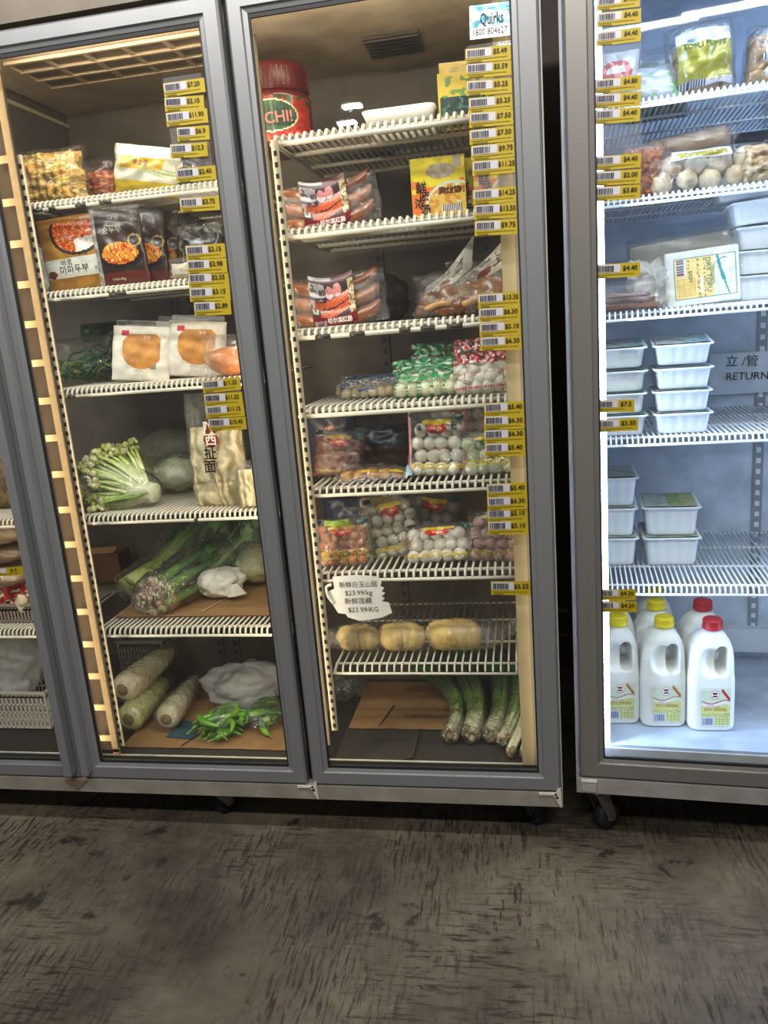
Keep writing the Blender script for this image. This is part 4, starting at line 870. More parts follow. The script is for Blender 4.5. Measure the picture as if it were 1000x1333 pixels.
t = put('foam_tray', 'dark brown tray of shadowed food behind the white foam tray', 'tray', FA, 470, y1, .45); mb = MB(); mb.box((-.09, -.04, 0), (.09, .05, .05), '3a3028', bev=.01); mb.build('food_block', 'food', t)

# ================================================================== sausages, noodle boxes
def sausage_art(u, v):
    if v < .16: return '7a1c26'
    if v > .93: return 'c9c0c0' if u < .5 else '6d1a24'
    if v > .86: return '541a20'
    if u > .86: return 'c2ad84' if nz(u*30, v*14) > -.1 else '6b5636'
    for cu, cv in ((.44, .68), (.62, .73)):
        if inE(u, v, cu, cv, .095, .135): return 'e39a98' if nz(u*20, v*20) > -.1 else 'cf7c7a'
    for a0, b0 in ((.44, .10), (.24, .06)):
        k = v-(a0+.22*(u-.35)**2+.18*(u-.4)); 
        if abs(k) < .085 and .08+.12*(a0 < .3) < u < .86: return 'd8683e' if nz(u*18, v*20) > -.15 else 'c24e2c'
    if .03 < u < .15 and .20 < v < .38: return 'cfc7a4' if not (.055 < u < .125 and .25 < v < .33) else '3a4a3c'
    if inE(u, v, .93, .28, .06, .08): return 'e6e2dc'
    if u < .34 and v > .38: return 'b9b0ae' if nz(u*9, v*12) > -.12 else '5e565a'
    return '3a3034'
def sausages(label, l, t_, r, b_, z, y, rot, proto=None):
    w_, h_ = dims(FA, l, t_, r, b_, y, z)
    t = put('sausage_pack', label, 'packet', FA, (l+r)/2, z, y, rot, 'vacuum packs of red sausages'); n = 3
    mb0 = None
    for i in range(n):
        zc_ = h_*(.16+.33*i); mb = MB(); L_ = w_*.98
        P = tubepts([(-L_/2, 0, zc_+.020), (-L_*.38, -.004, zc_+.004), (0, -.008, zc_-.010), (L_*.36, -.004, zc_+.006), (L_/2, 0, zc_+.030)], 6); m_ = len(P)
        rs = [h_*.165*min(1, (sin(pi*(j+.35)/(m_-.3)))**.45) for j in range(m_)]
        mb.tube(P, rs, ['8a4f28', '96592f', '804724'][i], 0, 14); mb.build('sausage', 'meat', t)
    mb = MB(); cw = w_*.50; mb.grid(lambda u, v: ((u-.5)*cw-w_*.02, -h_*.185-.008-.003*abs(sin(v*3*pi)), h_*(-.01+.98*v)+.012*(u-.5)**2*4), 60, 44, sausage_art)
    mb.grid(lambda u, v: ((.5-u)*cw-w_*.02, -h_*.185-.004, h_*(.0+.96*v)), 8, 8, '6d1a24'); mb.build('printed_label', 'print', t)
    mb = MB(); fz = -h_*.185-.0125
    mb.text('哈尔滨红肠', h_*.125, cw*.12-w_*.02, h_*.085, fz, 'e8dcd4', bold=True, fit=cw*.55); mb.text('锦宁波', h_*.12, -cw*.32-w_*.02, h_*.05, fz, 'd8c8c0', fit=cw*.28); mb.text('哈', h_*.14, -cw*.26, h_*.68, fz, '3a2a2c', bold=True); mb.text('尔滨', h_*.13, -cw*.30, h_*.52, fz, '3a2a2c', bold=True); mb.build('label_lettering', 'ink', t)
    pouch(t, 'clear_film', w_*1.12, h_*1.06, h_*.42, lambda u, v: None, ('print', 'wrap'), nx=34, ny=20, wob=.03, q=.3, seed=len(label)); return t
y2 = SH2[1]+.004
sausages('red sausage vacuum pack with printed label on the second shelf, upper of two', 374, 236, 492, 297, y2, .19, (R(-4), R(-5), R(3)))
def nbox(u, v):
    if inE(u, v, .55, .76, .27, .13): return 'b3a48e' if nz(u*9, v*9) > 0 else 'a08e76'
    du, dv = (u-.78)/.55, (v-.13)/.46; r_ = du*du+dv*dv
    if r_ < .8 and u > .28:
        if .62 < u < .98 and .36 < v < .47 and nz(u*26, v*20) > -.1: return '6b3818'
        if .55 < u < .92 and .05 < v < .19: return 'd9d6ce' if int(u*60) % 2 else '35302c'
        return 'd9b04a' if nz(u*10, v*11, 3) > 0 else ('c98a3a' if nz(u*10, v*11) > -.2 else 'cfd0a0')
    if r_ < 1: return 'c4cbb0'
    if v < .62 and (u < .25 and v < .4 or nz(u*4, v*4, 1) > -.05) and v > .03: return 'd8702a'
    if .78 < u < .94 and v > .8: return 'a8a08a'
    return 'd9c52a' if nz(u*6, v*7) > -.25 else 'c2ae28'
w_, h_ = dims(FA, 537, 203, 608, 281, .18, y2)
def noodle_box(label, px, y, rz):
    t = put('noodle_box', label, 'box', FA, px, y2, y, (0, 0, rz), 'yellow noodle soup boxes'); mb = MB()
    mb.box((-w_/2, 0, 0), (w_/2, .04, h_), 'c9b628', bev=.0015); mb.build('carton', 'print', t); mb = MB(); mb.grid(lambda u, v: ((u-.5)*w_*.99, -.0008, v*h_*.99+.0005), 60, 60, nbox); mb.build('front_panel', 'print', t)
    mb = MB()
    for c, x_, z_, s_ in (('鲜', -.32, .50, .026), ('味', -.26, .36, .024), ('浓', -.36, .24, .024), ('汤', -.26, .12, .026)): mb.text(c, s_, x_*w_, z_*h_, -.002, '22201c', bold=True)
    mb.text('素什锦', .018, .2*w_, .42*h_, -.002, '5a2c14', bold=True); mb.build('front_lettering', 'ink', t); return t
noodle_box('yellow noodle soup box with a bowl picture, left and front of three', 573, .18, .06)
noodle_box('yellow noodle soup box, middle one, half hidden by the tickets', 628, .24, .10)
noodle_box('yellow noodle soup box, rightmost, seen through the ticket gap', 655, .16, .04)
y3 = SH2[2]+.004
sausages('red sausage vacuum pack with printed label on the third shelf, lower of two', 386, 360, 500, 428, y3, .19, (R(-5), R(-3), R(1)))
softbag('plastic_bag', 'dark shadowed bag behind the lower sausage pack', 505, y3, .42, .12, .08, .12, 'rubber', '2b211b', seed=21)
def chicken(label, px, y, s, rz, seed):
    t = put('braised_chicken_bag', label, 'meat', FA, px, y3, y, (0, 0, rz), 'bags of brown braised chicken'); rg = random.Random(seed)
    for i, (x, yy, z, r) in enumerate(((-.03, 0, .03, (.034, .03, .03)), (.012, -.008, .034, (.036, .032, .034)), (.045, .004, .024, (.024, .026, .024)), (-.052, -.01, .018, (.02, .022, .018)), (.005, -.03, .014, (.03, .014, .014)))):
        mb = MB(); mb.ball((x*s, yy*s, z*s), tuple(q*s for q in r), rg.choice(['754620', '5e3418', '8a5a2c', '6a3c1e']), 0, 16, 12, .35, 22, seed=i+seed); mb.build('chicken_piece', 'meat', t)
    mb = MB(); mb.tube(tubepts([(.03*s, -.02*s, .02*s), (0, -.045*s, .03*s), (-.045*s, -.03*s, .02*s)], 6), .007*s, 'b88a52', 0, 8); mb.build('chicken_foot', 'meat', t)
    pouch(t, 'clear_bag', .15*s, .10*s, .09*s, lambda u, v: None, ('print', 'wrap'), nx=24, ny=20, wob=.12, q=.3, seed=seed)
    def hd(u, v): return '8a1f1c' if inE(u, v, .42, .3, .13, .22) else ('2a2622' if (.55 < u < .8 and .3 < v < .75 and nz(u*25, v*25) > -.02) or (.1 < u < .6 and .72 < v < .82 and nz(u*50, v*9) > 0) else 'd2cdc0')
    mb = MB(); mb.grid(lambda u, v: ((-.05+.115*u)*s+.01*v, -.005+.01*sin(u*6)-.008*v, (.055+.05*v*(.35+u)+.05*u*u)*s), 30, 18, hd); mb.grid(lambda u, v: ((-.05+.115*(1-u))*s+.01*v, -.003+.01*sin((1-u)*6)-.008*v, (.055+.05*v*(.35+(1-u))+.05*(1-u)**2)*s), 10, 6, 'b9b4a8'); mb.build('header_card', 'print', t); return t
chicken('brown braised chicken bag with white header, left one on the third shelf', 582, .20, 1.05, -.1, 1)
chicken('brown braised chicken bag standing taller, right one near the white cover strip', 632, .20, 1.25, .15, 5)

# ================================================================== fish-ball bags
def logo(u, v, red='c8281e', yel='cdb322', base=None, band=(.10, .17), dots=None, cv=.72):
    if inE(u, v, .5, cv+.10, .26, .045): return yel
    if inE(u, v, .5, cv, .17, .085): return red if not inE(u, v, .52, cv-.01, .08, .035) else ('e8742a' if nz(u*30, v*30) > 0 else 'e2d8c8')
    if inE(u, v, .88, .90, .09, .055): return '14504a'
    if inE(u, v, .10, .93, .08, .04): return '1c2324'
    if band[0] < v < band[1] and .06 < u < .94 and (v < band[0]+.018 or v > band[1]-.018 or nz(u*40, v*20) > .1): return yel
    return base
def ballbag(name, label, px, z, y, w, h, rows, cols, r, bc, art, rot=(0, 0, 0), seed=0, group=None, letters=(), wr='wrap', fr=FA, cat='fish balls', top=.10, part='fish_ball'):
    t = put(name, label, cat, fr, px, z, y, rot, group); rg = random.Random(seed); p0 = None
    for j in range(rows):
        for i in range(cols):
            x = (i-(cols-1)/2)*(w*.92/cols)+rg.uniform(-.1, .1)*r+(.25*r if j % 2 else -.25*r); zz = r*.95+j*min(1.75*r, (h*(1-top)-2*r)/max(1, rows-1)); mb = MB()
            if p0 is None or len(p0) < 3:
                mb.ball((0, 0, 0), (r*1.03, r*.9, r*.96), bc[len(p0 or []) % len(bc)], 0, 12, 9, .1, 18, seed=seed+i); o = mb.build(part, 'milk' if bc[0] > 'b' else 'food', t, (x, rg.uniform(-.2, .2)*r, zz)); p0 = (p0 or [])+[o]
            else: clone(rg.choice(p0), t, (x, rg.uniform(-.3, .2)*r, zz), (rg.uniform(-1, 1), rg.uniform(-1, 1), rg.uniform(-3, 3)))
    pouch(t, 'printed_bag', w*1.1, h, r*2.35, art, ('print', wr), nx=52, ny=56, wob=.03, q=.22, seed=seed, p=8, lump=lambda u, v: .12*r*sin(u*cols*2*pi)*sin(v*rows*2*pi), texts=letters); return t
y4 = SH2[3]+.004; y5 = SH2[4]+.004; y6 = SH2[5]+.004; y7 = SH2[6]+.004
def art_green(u, v):
    if v > .5 and nz(u*14, v*16, 2) > .0: return '2f9a58' if nz(u*9, v*9) > -.1 else 'a8cdb0'
    if .40 < v < .5 and .1 < u < .9: return '3aa860' if nz(u*30, v*9) > -.05 else None
    if v < .38 and int(u*16) % 3 == 0 and int(v*30) % 3 == 0: return '1f7a44'
def art_red(u, v):
    if v > .52 and nz(u*13, v*13, 2) > -.08: return 'c22a30' if nz(u*20, v*14) > -.05 else 'dcc4c0'
    if v < .4 and (int(v*34) in (3, 12) and int(u*40) % 2 or int(u*30) in (5, 24) and int(v*40) % 2): return 'c8323a'
def art_blue(u, v):
    if v > .45 and nz(u*16, v*14, 2) > .1: return '3d5a80'
    if .25 < v < .33 and .3 < u < .6: return '2a6aa8'
ballbag('fish_ball_bag', 'beige fish-ball bag with small blue marks on the fourth shelf', 482, y4, .24, .15, .062, 2, 6, .0155, ['c9b896', 'b8a47e'], art_blue, (R(-25), 0, 0), 1, 'clear printed fish-ball bags')
ballbag('fish_ball_bag', 'beige balls in an unprinted bag farther left and back on the fourth shelf', 462, y4, .34, .10, .045, 2, 4, .0145, ['a8987a', '988868'], lambda u, v: None, (R(-20), 0, .3), 2, 'clear printed fish-ball bags')
ballbag('fish_ball_bag', 'pale fish-ball bag with green print lying on the fourth shelf', 556, y4, .17, .155, .095, 2, 5, .021, ['d4d2b0', 'c6c69c'], art_green, (R(-18), 0, 0), 3, 'clear printed fish-ball bags', top=.3)
ballbag('fish_ball_bag', 'green printed bag of pale balls stacked up behind the front green one', 572, y4, .29, .14, .125, 3, 4, .021, ['c2c09c', 'b2b28a'], art_green, (R(-10), R(4), 0), 4, 'clear printed fish-ball bags', top=.25)
ballbag('fish_ball_bag', 'white fish-ball bag with red print at the right of the fourth shelf', 632, y4, .15, .135, .135, 3, 4, .023, ['dcd8cc', 'd0cabc'], art_red, (R(-12), R(-2), -.05), 5, 'clear printed fish-ball bags', top=.38)
mb = MB()
# fifth shelf
def art_cake(u, v): return logo(u, v, base='8a5a50' if v > .25 and nz(u*5, v*5) > -.3 and .08 < u < .92 else None, yel='b09a4a', red='a03028')
t = put('fish_cake_bag', 'flat bag of brown fish cake leaning at the left of the fifth shelf', 'fish cake', FA, 440, y5, .22, (R(-22), R(6), .1)); w_, h_ = dims(FA, 405, 560, 470, 630, .22, y5)
mb = MB(); mb.box((-w_*.42, -.015, .004), (w_*.42, .015, h_*.8), '7c4a34', bev=.008); mb.build('fish_cake', 'food', t)
pouch(t, 'printed_bag', w_, h_*1.02, .045, lambda u, v: logo(u, v, red='a8322a', yel='a8923a', base='6c4038' if nz(u*6, v*7) > .15 else None), ('print', 'wrap'), nx=44, ny=44, wob=.03, seed=62, q=.3)
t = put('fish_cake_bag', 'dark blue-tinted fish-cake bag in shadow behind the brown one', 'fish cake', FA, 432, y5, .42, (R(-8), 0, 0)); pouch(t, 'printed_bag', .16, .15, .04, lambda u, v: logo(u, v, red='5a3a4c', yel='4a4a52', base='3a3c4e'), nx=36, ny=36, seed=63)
t = put('fried_tofu_bag', 'flat pale-blue edged bag of golden fried pieces lying on the fifth shelf', 'fried food', FA, 486, y5, .17, (0, 0, .12))
rg = random.Random(9)
for i in range(9): mb = MB(); mb.ball(((i % 5-2)*.032+rg.uniform(-.004, .004), (i//5)*.04-.02, .015), (.018, .018, .013), rg.choice(['b8803a', 'c08f48', 'a06a2c']), 0, 12, 8, .2, 16, seed=i); mb.build('fried_piece', 'food', t)
mb = MB(); mb.grid(lambda u, v: ((u-.5)*.205, (v-.5)*.12, .004+.034*sin(pi*u)**.4*sin(pi*v)**.4*(1+.15*nz(u*9, v*9))+.01*(u > .93)), 40, 24, lambda u, v: '9fc0d0' if u > .93 or v > .93 else ('b8a030' if .12 < v < .2 and nz(u*20, v*9) > 0 else ('2a4a48' if inE(u, v, .12, .85, .06, .08) else None))); mb.build('printed_bag', ['print', 'wrap'], t)
t = put('fried_tofu_bag', 'second dark bag of fried pieces propped behind the pale-blue edged one', 'fried food', FA, 500, y5, .32, (R(-12), 0, 0)); pouch(t, 'printed_bag', .16, .12, .05, lambda u, v: '4a3426' if v < .5 else ('22242c' if nz(u*7, v*7) > -.2 else '3c4c5c'), nx=30, ny=30, seed=66)
WB = ['e2ddd0', 'd6d2c6']; L1 = [('贡丸', .11, .5, .47, '9c2a2a', {'bold': True, 'fit': .06})]
ballbag('fish_ball_bag', 'white fish-ball bag with red oval logo, pink edge, centre of the fifth shelf', 570, y5, .18, .135, .165, 4, 4, .0185, WB, lambda u, v: logo(u, v, base='d8a0a8' if (u < .05 or u > .95) else None), (R(-10), R(2), 0), 7, 'white fish-ball bags with red logo', letters=[('香', .10, .2, .73, '1c1c1c', {'bold': True}), ('菜', .10, .8, .73, '1c1c1c', {'bold': True}), ('WHITE FISH BALL', .05, .5, .42, 'a8383a', {'fit': .07})])
ballbag('fish_ball_bag', 'white fish-ball bag standing right behind the centre one, green corner dots', 596, y5, .32, .15, .20, 5, 5, .0175, ['b8b4ac', 'aeaaa2'], lambda u, v: logo(u, v, cv=.78, base='b08a90' if v > .8 else None), (R(-6), R(4), 0), 8, 'white fish-ball bags with red logo')
ballbag('fish_ball_bag', 'greenish white fish-ball bag at the right of the fifth shelf', 641, y5, .17, .13, .11, 3, 4, .0185, ['c2cab0', 'b2bc9e'], lambda u, v: logo(u, v, red='3a6a4a', base=None, band=(.22, .34)), (R(-10), R(-3), 0), 9, 'white fish-ball bags with red logo')
# sixth shelf
ballbag('meatball_bag', 'bag of small orange-brown meatballs with red logo at the left of the sixth shelf', 450, y6, .155, .14, .128, 5, 5, .0145, ['a8683c', '98583a', 'b8884a'], lambda u, v: '93a83a' if .84 < v < .95 and .2 < u < .65 else logo(u, v, cv=.70, yel='a8902c', band=(.14, .30)), (R(-16), R(-3), .0), 10, cat='meatballs', part='meatball', top=.12)
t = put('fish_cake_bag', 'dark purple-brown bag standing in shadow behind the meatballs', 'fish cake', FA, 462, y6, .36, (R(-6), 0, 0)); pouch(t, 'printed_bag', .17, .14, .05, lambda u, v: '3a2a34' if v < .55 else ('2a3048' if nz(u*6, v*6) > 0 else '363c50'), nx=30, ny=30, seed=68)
for (px, y, ry, rz, lb, sd) in ((505, .30, 2, .2, 'white fish-ball bag at the back left of the leaning row, sixth shelf', 11), (522, .235, 10, .1, 'white fish-ball bag in the middle of the leaning row, sixth shelf', 12)):
    ballbag('fish_ball_bag', lb, px, y6, y, .13, .175, 5, 4, .017, ['cdc2b4', 'bfb4a6'], lambda u, v: logo(u, v, cv=.70, red='c0402e'), (R(-12), R(-ry), rz), sd, 'fish-ball bags leaning on the sixth shelf')
ballbag('fish_ball_bag', 'front fish-ball bag of the leaning row, lying low with green dot', 571, y6, .165, .165, .105, 3, 5, .0185, ['d2c8ba', 'c6bcae'], lambda u, v: logo(u, v, cv=.72), (R(-32), R(-3), -.08), 13, 'fish-ball bags leaning on the sixth shelf')
ballbag('fish_ball_bag', 'fish-ball bag pushed back to the right behind the leaning row', 556, y6, .35, .14, .15, 4, 4, .018, ['a8a09a', '9c948e'], lambda u, v: logo(u, v), (R(-14), R(12), 0), 14, 'fish-ball bags leaning on the sixth shelf')
ballbag('meatball_bag', 'pinkish brown meatball bag at the right of the sixth shelf', 644, y6, .165, .125, .13, 4, 4, .0175, ['a8887c', '98766a'], lambda u, v: logo(u, v, cv=.78, yel='8a7a2a', red='7a2c28', band=(.12, .22)), (R(-10), R(2), -.05), 15, cat='meatballs', part='meatball')
# handwritten note hanging from the sixth shelf
a = FA.at(463, 750, .09)
t = thing('price_note', 'torn white handwritten price note hanging below the sixth shelf', 'note', FA, (a.x, .088, a.z-.11), (0, R(2), 0))
W_, H_ = .145, .112
out = [(-.065, .108), (-.062, .075), (-.078, .068), (-.083, .052), (-.072, .038), (-.062, .02), (-.055, .008), (-.035, .006), (-.03, -.003), (.0, -.012), (.03, -.008), (.06, -.002), (.088, .012), (.08, .04), (.062, .043), (.07, .052), (.062, .056), (.072, .066), (.063, .07), (.07, .08), (.06, .084), (.064, .096), (.056, .110), (0, .114)]
mb = MB(); mb.prism(out, 0, .0012, 'd5d3cf'); mb.build('torn_card', 'soft', t)
mb = MB(); mb.tube(tubepts([(-.068, -.002, .088), (-.082, -.003, .08), (-.078, -.003, .055), (-.065, -.002, .035)], 5), .004, 'c9c7c2', 0, 6); mb.build('curled_edge', 'soft', t)
mb = MB()
for s_, z_, x_, q in (('新鲜白玉山菇', .088, .002, .0175), ('$23.99/kg', .066, .002, .0185), ('新鲜莲藕', .043, .0, .0185), ('$23.99/KG', .020, .012, .0185)): mb.text(s_, q, x_, z_, -.0012, '20222e', rot=.05, fit=.10)
mb.build('handwriting', 'ink', t)
# seventh shelf: lotus roots in one long sleeve
t = put('lotus_root', 'three-segment yellow lotus root in a long clear plastic sleeve', 'vegetable', FA, 530, y7, .2)
for i, (x, r_, L_, z_) in enumerate(((-.135, .037, .062, .038), (-.012, .040, .068, .040), (.132, .043, .080, .044))):
    mb = MB(); k = 14; mb.tube([(x-L_+2*L_*j/k, .004*sin(j), z_) for j in range(k+1)], [max(.006, r_*(1-abs(2*j/k-1)**3.2)**.5) for j in range(k+1)], ['d6bb80', 'd4b876', 'd2b26c'][i], 0, 26); mb.build('root_segment', 'root', t)
sleeve(t, [(-.235, 0, .03), (-.215, 0, .035), (-.135, 0, .038), (-.07, 0, .036), (-.01, 0, .04), (.06, 0, .036), (.14, 0, .045), (.235, 0, .045), (.262, -.01, .05), (.30, -.02, .075), (.33, -.03, .06)], [.012, .028, .041, .032, .044, .034, .046, .040, .016, .020, .012], amp=.16, seed=3, n=26)
mb = MB(); mb.box((.115, -.0475, .035), (.14, -.046, .055), 'b89a58'); mb.build('price_sticker', 'print', t)

# ================================================================== middle door, floor
mb = cardboard(-.545, -.20, .265, .57, ZF+.010)
mb.prism([(-.455, .275), (-.452, .275), (-.425, .40), (-.43, .40)], ZF+.0175, ZF+.0182, '2e2216', axis='z')
o = tag(mb.build('cardboard_sheet', 'box'), 'brown cardboard printed KEEP FROZEN under the spring onions', 'cardboard')
mb = MB(); mb.text('KEEP FROZEN', .024, 0, 0, 0, '4a3a2a'); mb.v = [Vector((v.x-.31, .335+v.z, ZF+.0205)) for v in mb.v]; mb.build('printed_lettering', 'ink', o)
t = put('wrapped_herbs', 'clear wrapped dark green herbs at the back left of the fridge floor', 'vegetable', FA, 448, ZF+.02, .44)
rg = random.Random(4); mb = MB()
for i in range(30): p = Vector((rg.uniform(-.05, .05), rg.uniform(-.04, .04), rg.uniform(.0, .07))); mb.tube([p, p+Vector((rg.uniform(-.04, .04), rg.uniform(-.03, .03), rg.uniform(0, .04)))], .003, rg.choice(['24402a', '2f4a34', '1d3322']), 0, 5)
g = mb.build('herb_leaves', 'leaf', t); g['kind'] = 'stuff'; mb = MB(); mb.ball((0, 0, .045), (.075, .055, .045), 'ffffff', 0, 24, 16, .3, 26); mb.build('clear_wrap', 'wrap', t)
def leek(label, pts, n, r, seed, root=.02, wr=True):
    rg = random.Random(seed); t = thing('spring_onion_bunch', label, 'vegetable', FA, pts[0], group='bunches of spring onions'); P0 = [Vector(p)-Vector(pts[0]) for p in pts]
    for i in range(n):
        a = 2*pi*i/n+rg.uniform(-.3, .3); k = (i % 3)/2*.6+.4; of = [Vector((cos(a)*r*k*s_, 0, sin(a)*r*k*s_)) for s_ in (.7, .85, 1.0, 1.3, 1.7)]
        P = tubepts([p+o_ for p, o_ in zip(P0, of)], 5); m_ = len(P); cs = []
        for j in range(m_-1):
            s_ = j/(m_-1); cs.append('e2dcbc' if s_ < .12 else mix('e2dcbc', '94b25a', (s_-.12)/.2) if s_ < .32 else mix('94b25a', '35682e', (s_-.32)/.35))
        mb = MB(); mb.tube(P, [.0085-.002*(j/m_) for j in range(m_)], 'a', 0, 8, cols=cs); mb.build('stalk', 'veg', t)
    mb = MB()
    for i in range(n+4): a = rg.uniform(0, 2*pi); q = rg.random()**.5*r*.8; mb.ball((cos(a)*q, rg.uniform(-.012, .004), sin(a)*q), rg.uniform(.007, .011), rg.choice(['b8a888', 'a08c6c', 'c9bc9c', '8a7658']), 0, 8, 6, .5, 30, seed=i)
    mb.build('root_ends', 'floret', t)
    if wr: sleeve(t, [P0[0]+Vector((0, -.014, 0)), P0[0], P0[1], P0[2], P0[3]], [r*.7, r*1.35, r*1.2, r*1.4, r*1.7], seed=seed, amp=.12)
zl = ZF+.028
leek('spring onion bunch, leftmost, curving left towards the back', [(-.235, .20, zl+.008), (-.222, .29, zl+.012), (-.235, .40, zl+.02), (-.29, .49, zl+.04), (-.36, .54, zl+.06)], 9, .020, 1)
leek('spring onion bunch, second from left, with thick white root end', [(-.175, .205, zl+.012), (-.165, .29, zl+.02), (-.175, .39, zl+.03), (-.205, .48, zl+.05), (-.26, .54, zl+.075)], 11, .025, 2)
leek('spring onion bunch, middle one, shadowed behind its neighbours', [(-.118, .215, zl+.006), (-.10, .31, zl+.012), (-.095, .40, zl+.02), (-.10, .49, zl+.04), (-.12, .55, zl+.06)], 10, .023, 3)
leek('spring onion bunch, fourth from left, straight dark green leaves', [(-.085, .185, zl+.006), (-.06, .28, zl+.015), (-.045, .38, zl+.03), (-.04, .47, zl+.05), (-.05, .54, zl+.07)], 8, .019, 4)
leek('pair of thick spring onions at the right, closest to the door', [(-.065, .135, zl), (-.035, .24, zl+.015), (-.012, .35, zl+.04), (-.0, .45, zl+.06), (.005, .53, zl+.08)], 3, .012, 5, wr=False)
leek('single thick spring onion against the white cover strip', [(-.03, .13, zl), (-.012, .23, zl+.02), (.0, .33, zl+.045), (.01, .43, zl+.07), (.015, .52, zl+.09)], 2, .008, 6, wr=False)

# ================================================================== right fridge goods
b1, b2, b3, b4, b5 = [z+.003 for z in SHB]; bfl = BF
def puff(u, v):
    k = nz(u*4, v*4, 6); return '8f7350' if k > .1 else '6f5638' if k > -.15 else 'a88a60'
def puff_art(u, v):
    if .80 < v < .84 or u < .12 or u > .88 or v > .84 or v < .08: return None
    if v > .62: return 'b8bec4' if nz(u*5, v*5) > -.2 else ('4a6a70' if abs(v-.66) < .03 else 'a8a090')
    if inE(u, v, .6, .2, .26, .10) and nz(u*18, v*18) > .1: return '8a8a3a'
    if v < .16: return 'b0aebc' if int(u*50) % 2 or u > .5 else '3a3844'
    return '8c8730' if nz(u*6, v*6) > -.2 else '7d782e'
w_, h_ = dims(FB, 868, 32, 958, 116, .2, b1)
t = put('tofu_puff_bag', 'clear bag of brown tofu puffs with green label on the top right shelf', 'bag', FB, 914, b1, .2, (R(-8), R(-3), R(2)))
pouch(t, 'tofu_puffs', w_*.80, h_*.74, .06, puff, ('food', 'film'), nx=30, ny=30, lump=lambda u, v: .010*abs(sin(u*9+nz(u*2, v*2)*2))*abs(sin(v*9)), q=.3, seed=71)
pouch(t, 'printed_bag', w_, h_*1.05, .12, puff_art, ('print', 'film'), nx=52, ny=52, wob=.04, q=.35, seed=72, texts=[('TOFU PUFFS', .105, .5, .57, '4a5a20', {'bold': True, 'fit': .12}), ('FRIED', .05, .35, .42, '5a6a28')])
w2, h2 = dims(FB, 957, 35, 1030, 112, .2, b1)
t = put('tofu_puff_bag', 'second bag of brown tofu puffs cut off by the photo edge, top right shelf', 'bag', FB, 1000, b1, .2, (R(-5), R(5), R(-4)))
pouch(t, 'tofu_puffs', w2*.9, h2*.85, .09, puff, ('food', 'film'), nx=30, ny=30, lump=lambda u, v: .010*abs(sin(u*8))*abs(sin(v*9)), q=.3, seed=73)
pouch(t, 'printed_bag', w2, h2*1.0, .11, lambda u, v: ('a9b0bc' if u < .55 else 'a8a23a') if .3 < u < .9 and .1 < v < .8 and not (.33 < u < .36) else None, ('print', 'film'), nx=40, ny=40, wob=.06, q=.35, seed=74)
t = put('white_bag', 'white and green vegetable packet left of the tofu puffs, top right shelf', 'packet', FB, 846, b1, .17, (R(-35), 0, R(4)))
pouch(t, 'pouch', .13, .10, .05, lambda u, v: '6f9a70' if nz(u*5, v*5, 4) > .25 else '9aa2aa', seed=75, wob=.06)
t = put('cabbage_bag', 'clear bag of pale green leaves behind the white packet, top right shelf', 'bag', FB, 855, b1, .36)
pouch(t, 'green_pieces', .14, .13, .09, speckle(['8f9a78', 'a4ac8c', '6c7c5c'], 5, 8), ('food', 'film'), lump=lambda u, v: .012*nz(u*6, v*6), seed=76); pouch(t, 'clear_bag', .16, .16, .11, lambda u, v: None, nx=16, ny=16, seed=77)
t = put('logo_bag', 'clear bag with round red logo seen through the ticket strip', 'bag', FB, 803, b1, .2)
pouch(t, 'pouch', .10, .12, .06, lambda u, v: ('a8303a' if not inE(u, v, .5, .62, .2, .10) or v < .58 else 'd4cccc') if inE(u, v, .5, .6, .34, .22) else ('b5a28e' if v < .5 else 'b4b0b2'), seed=78)
def roll(label, px, z, y, L_, r, col, ry=0, rz=0, dz=0):
    t = put('tofu_skin_roll', label, 'roll', FB, px, z+dz, y, (0, ry, rz)); mb = MB(); k = 20
    mb.tube([(-L_/2+L_*j/k, 0, r) for j in range(k+1)], [r*(.55 if j in (0, k) else 1)*(1+.05*nz(j, 3)) for j in range(k+1)], col, 0, 22, flat=1); mb.build('roll', 'food', t)
    mb = MB(); mb.tube([(-L_*.53, 0, r), (-L_*.48, 0, r), (0, 0, r), (L_*.48, 0, r), (L_*.55, -.01, r*1.4), (L_*.60, -.012, r*1.7)], [r*.5, r*1.08, r*1.06, r*1.07, r*.7, r*.3], 'ffffff', 0, 24); mb.build('clear_film', 'wrap', t); return t
roll('brown tofu skin roll in clear film on top of the fried tofu balls', 897, b2, .205, .175, .026, '9a8068', R(-6), .05, .078)
roll('brown tofu skin roll lying under the upper roll at the back', 895, b2, .24, .17, .034, '86705a', R(-3), .05)
t = put('fried_tofu_ball_bag', 'clear bag of fried tofu balls with yellow label on the second right shelf', 'bag', FB, 925, b2, .15, (R(-8), 0, R(4)))
rg = random.Random(2); p0 = None
for i in range(9): 
    x, zz = -.10+.05*(i % 5)+(.02 if i > 4 else 0), .022+.032*(i//5)
    mb = MB(); mb.ball((x, rg.uniform(-.008, .008), zz), rg.uniform(.02, .025), rg.choice(['cbb698', 'd8c8ae', 'c0a886']), 0, 14, 10, .25, 18, seed=i); mb.build('tofu_ball', 'food', t)
w_, h_ = dims(FB, 852, 188, 1000, 248, .15, b2)
pouch(t, 'printed_bag', w_, h_*.95, .075, lambda u, v: '9a902e' if .15 < u < .62 and .72 < v < .86 and nz(u*40, v*10) > -.3 else ('c3c9d2' if .12 < u < .66 and .68 < v < .92 else None), ('print', 'wrap'), nx=50, ny=34, wob=.04, q=.35, seed=81)
t = put('fried_snack_bag', 'orange-brown fried snack bag left of the tofu balls', 'bag', FB, 838, b2, .17)
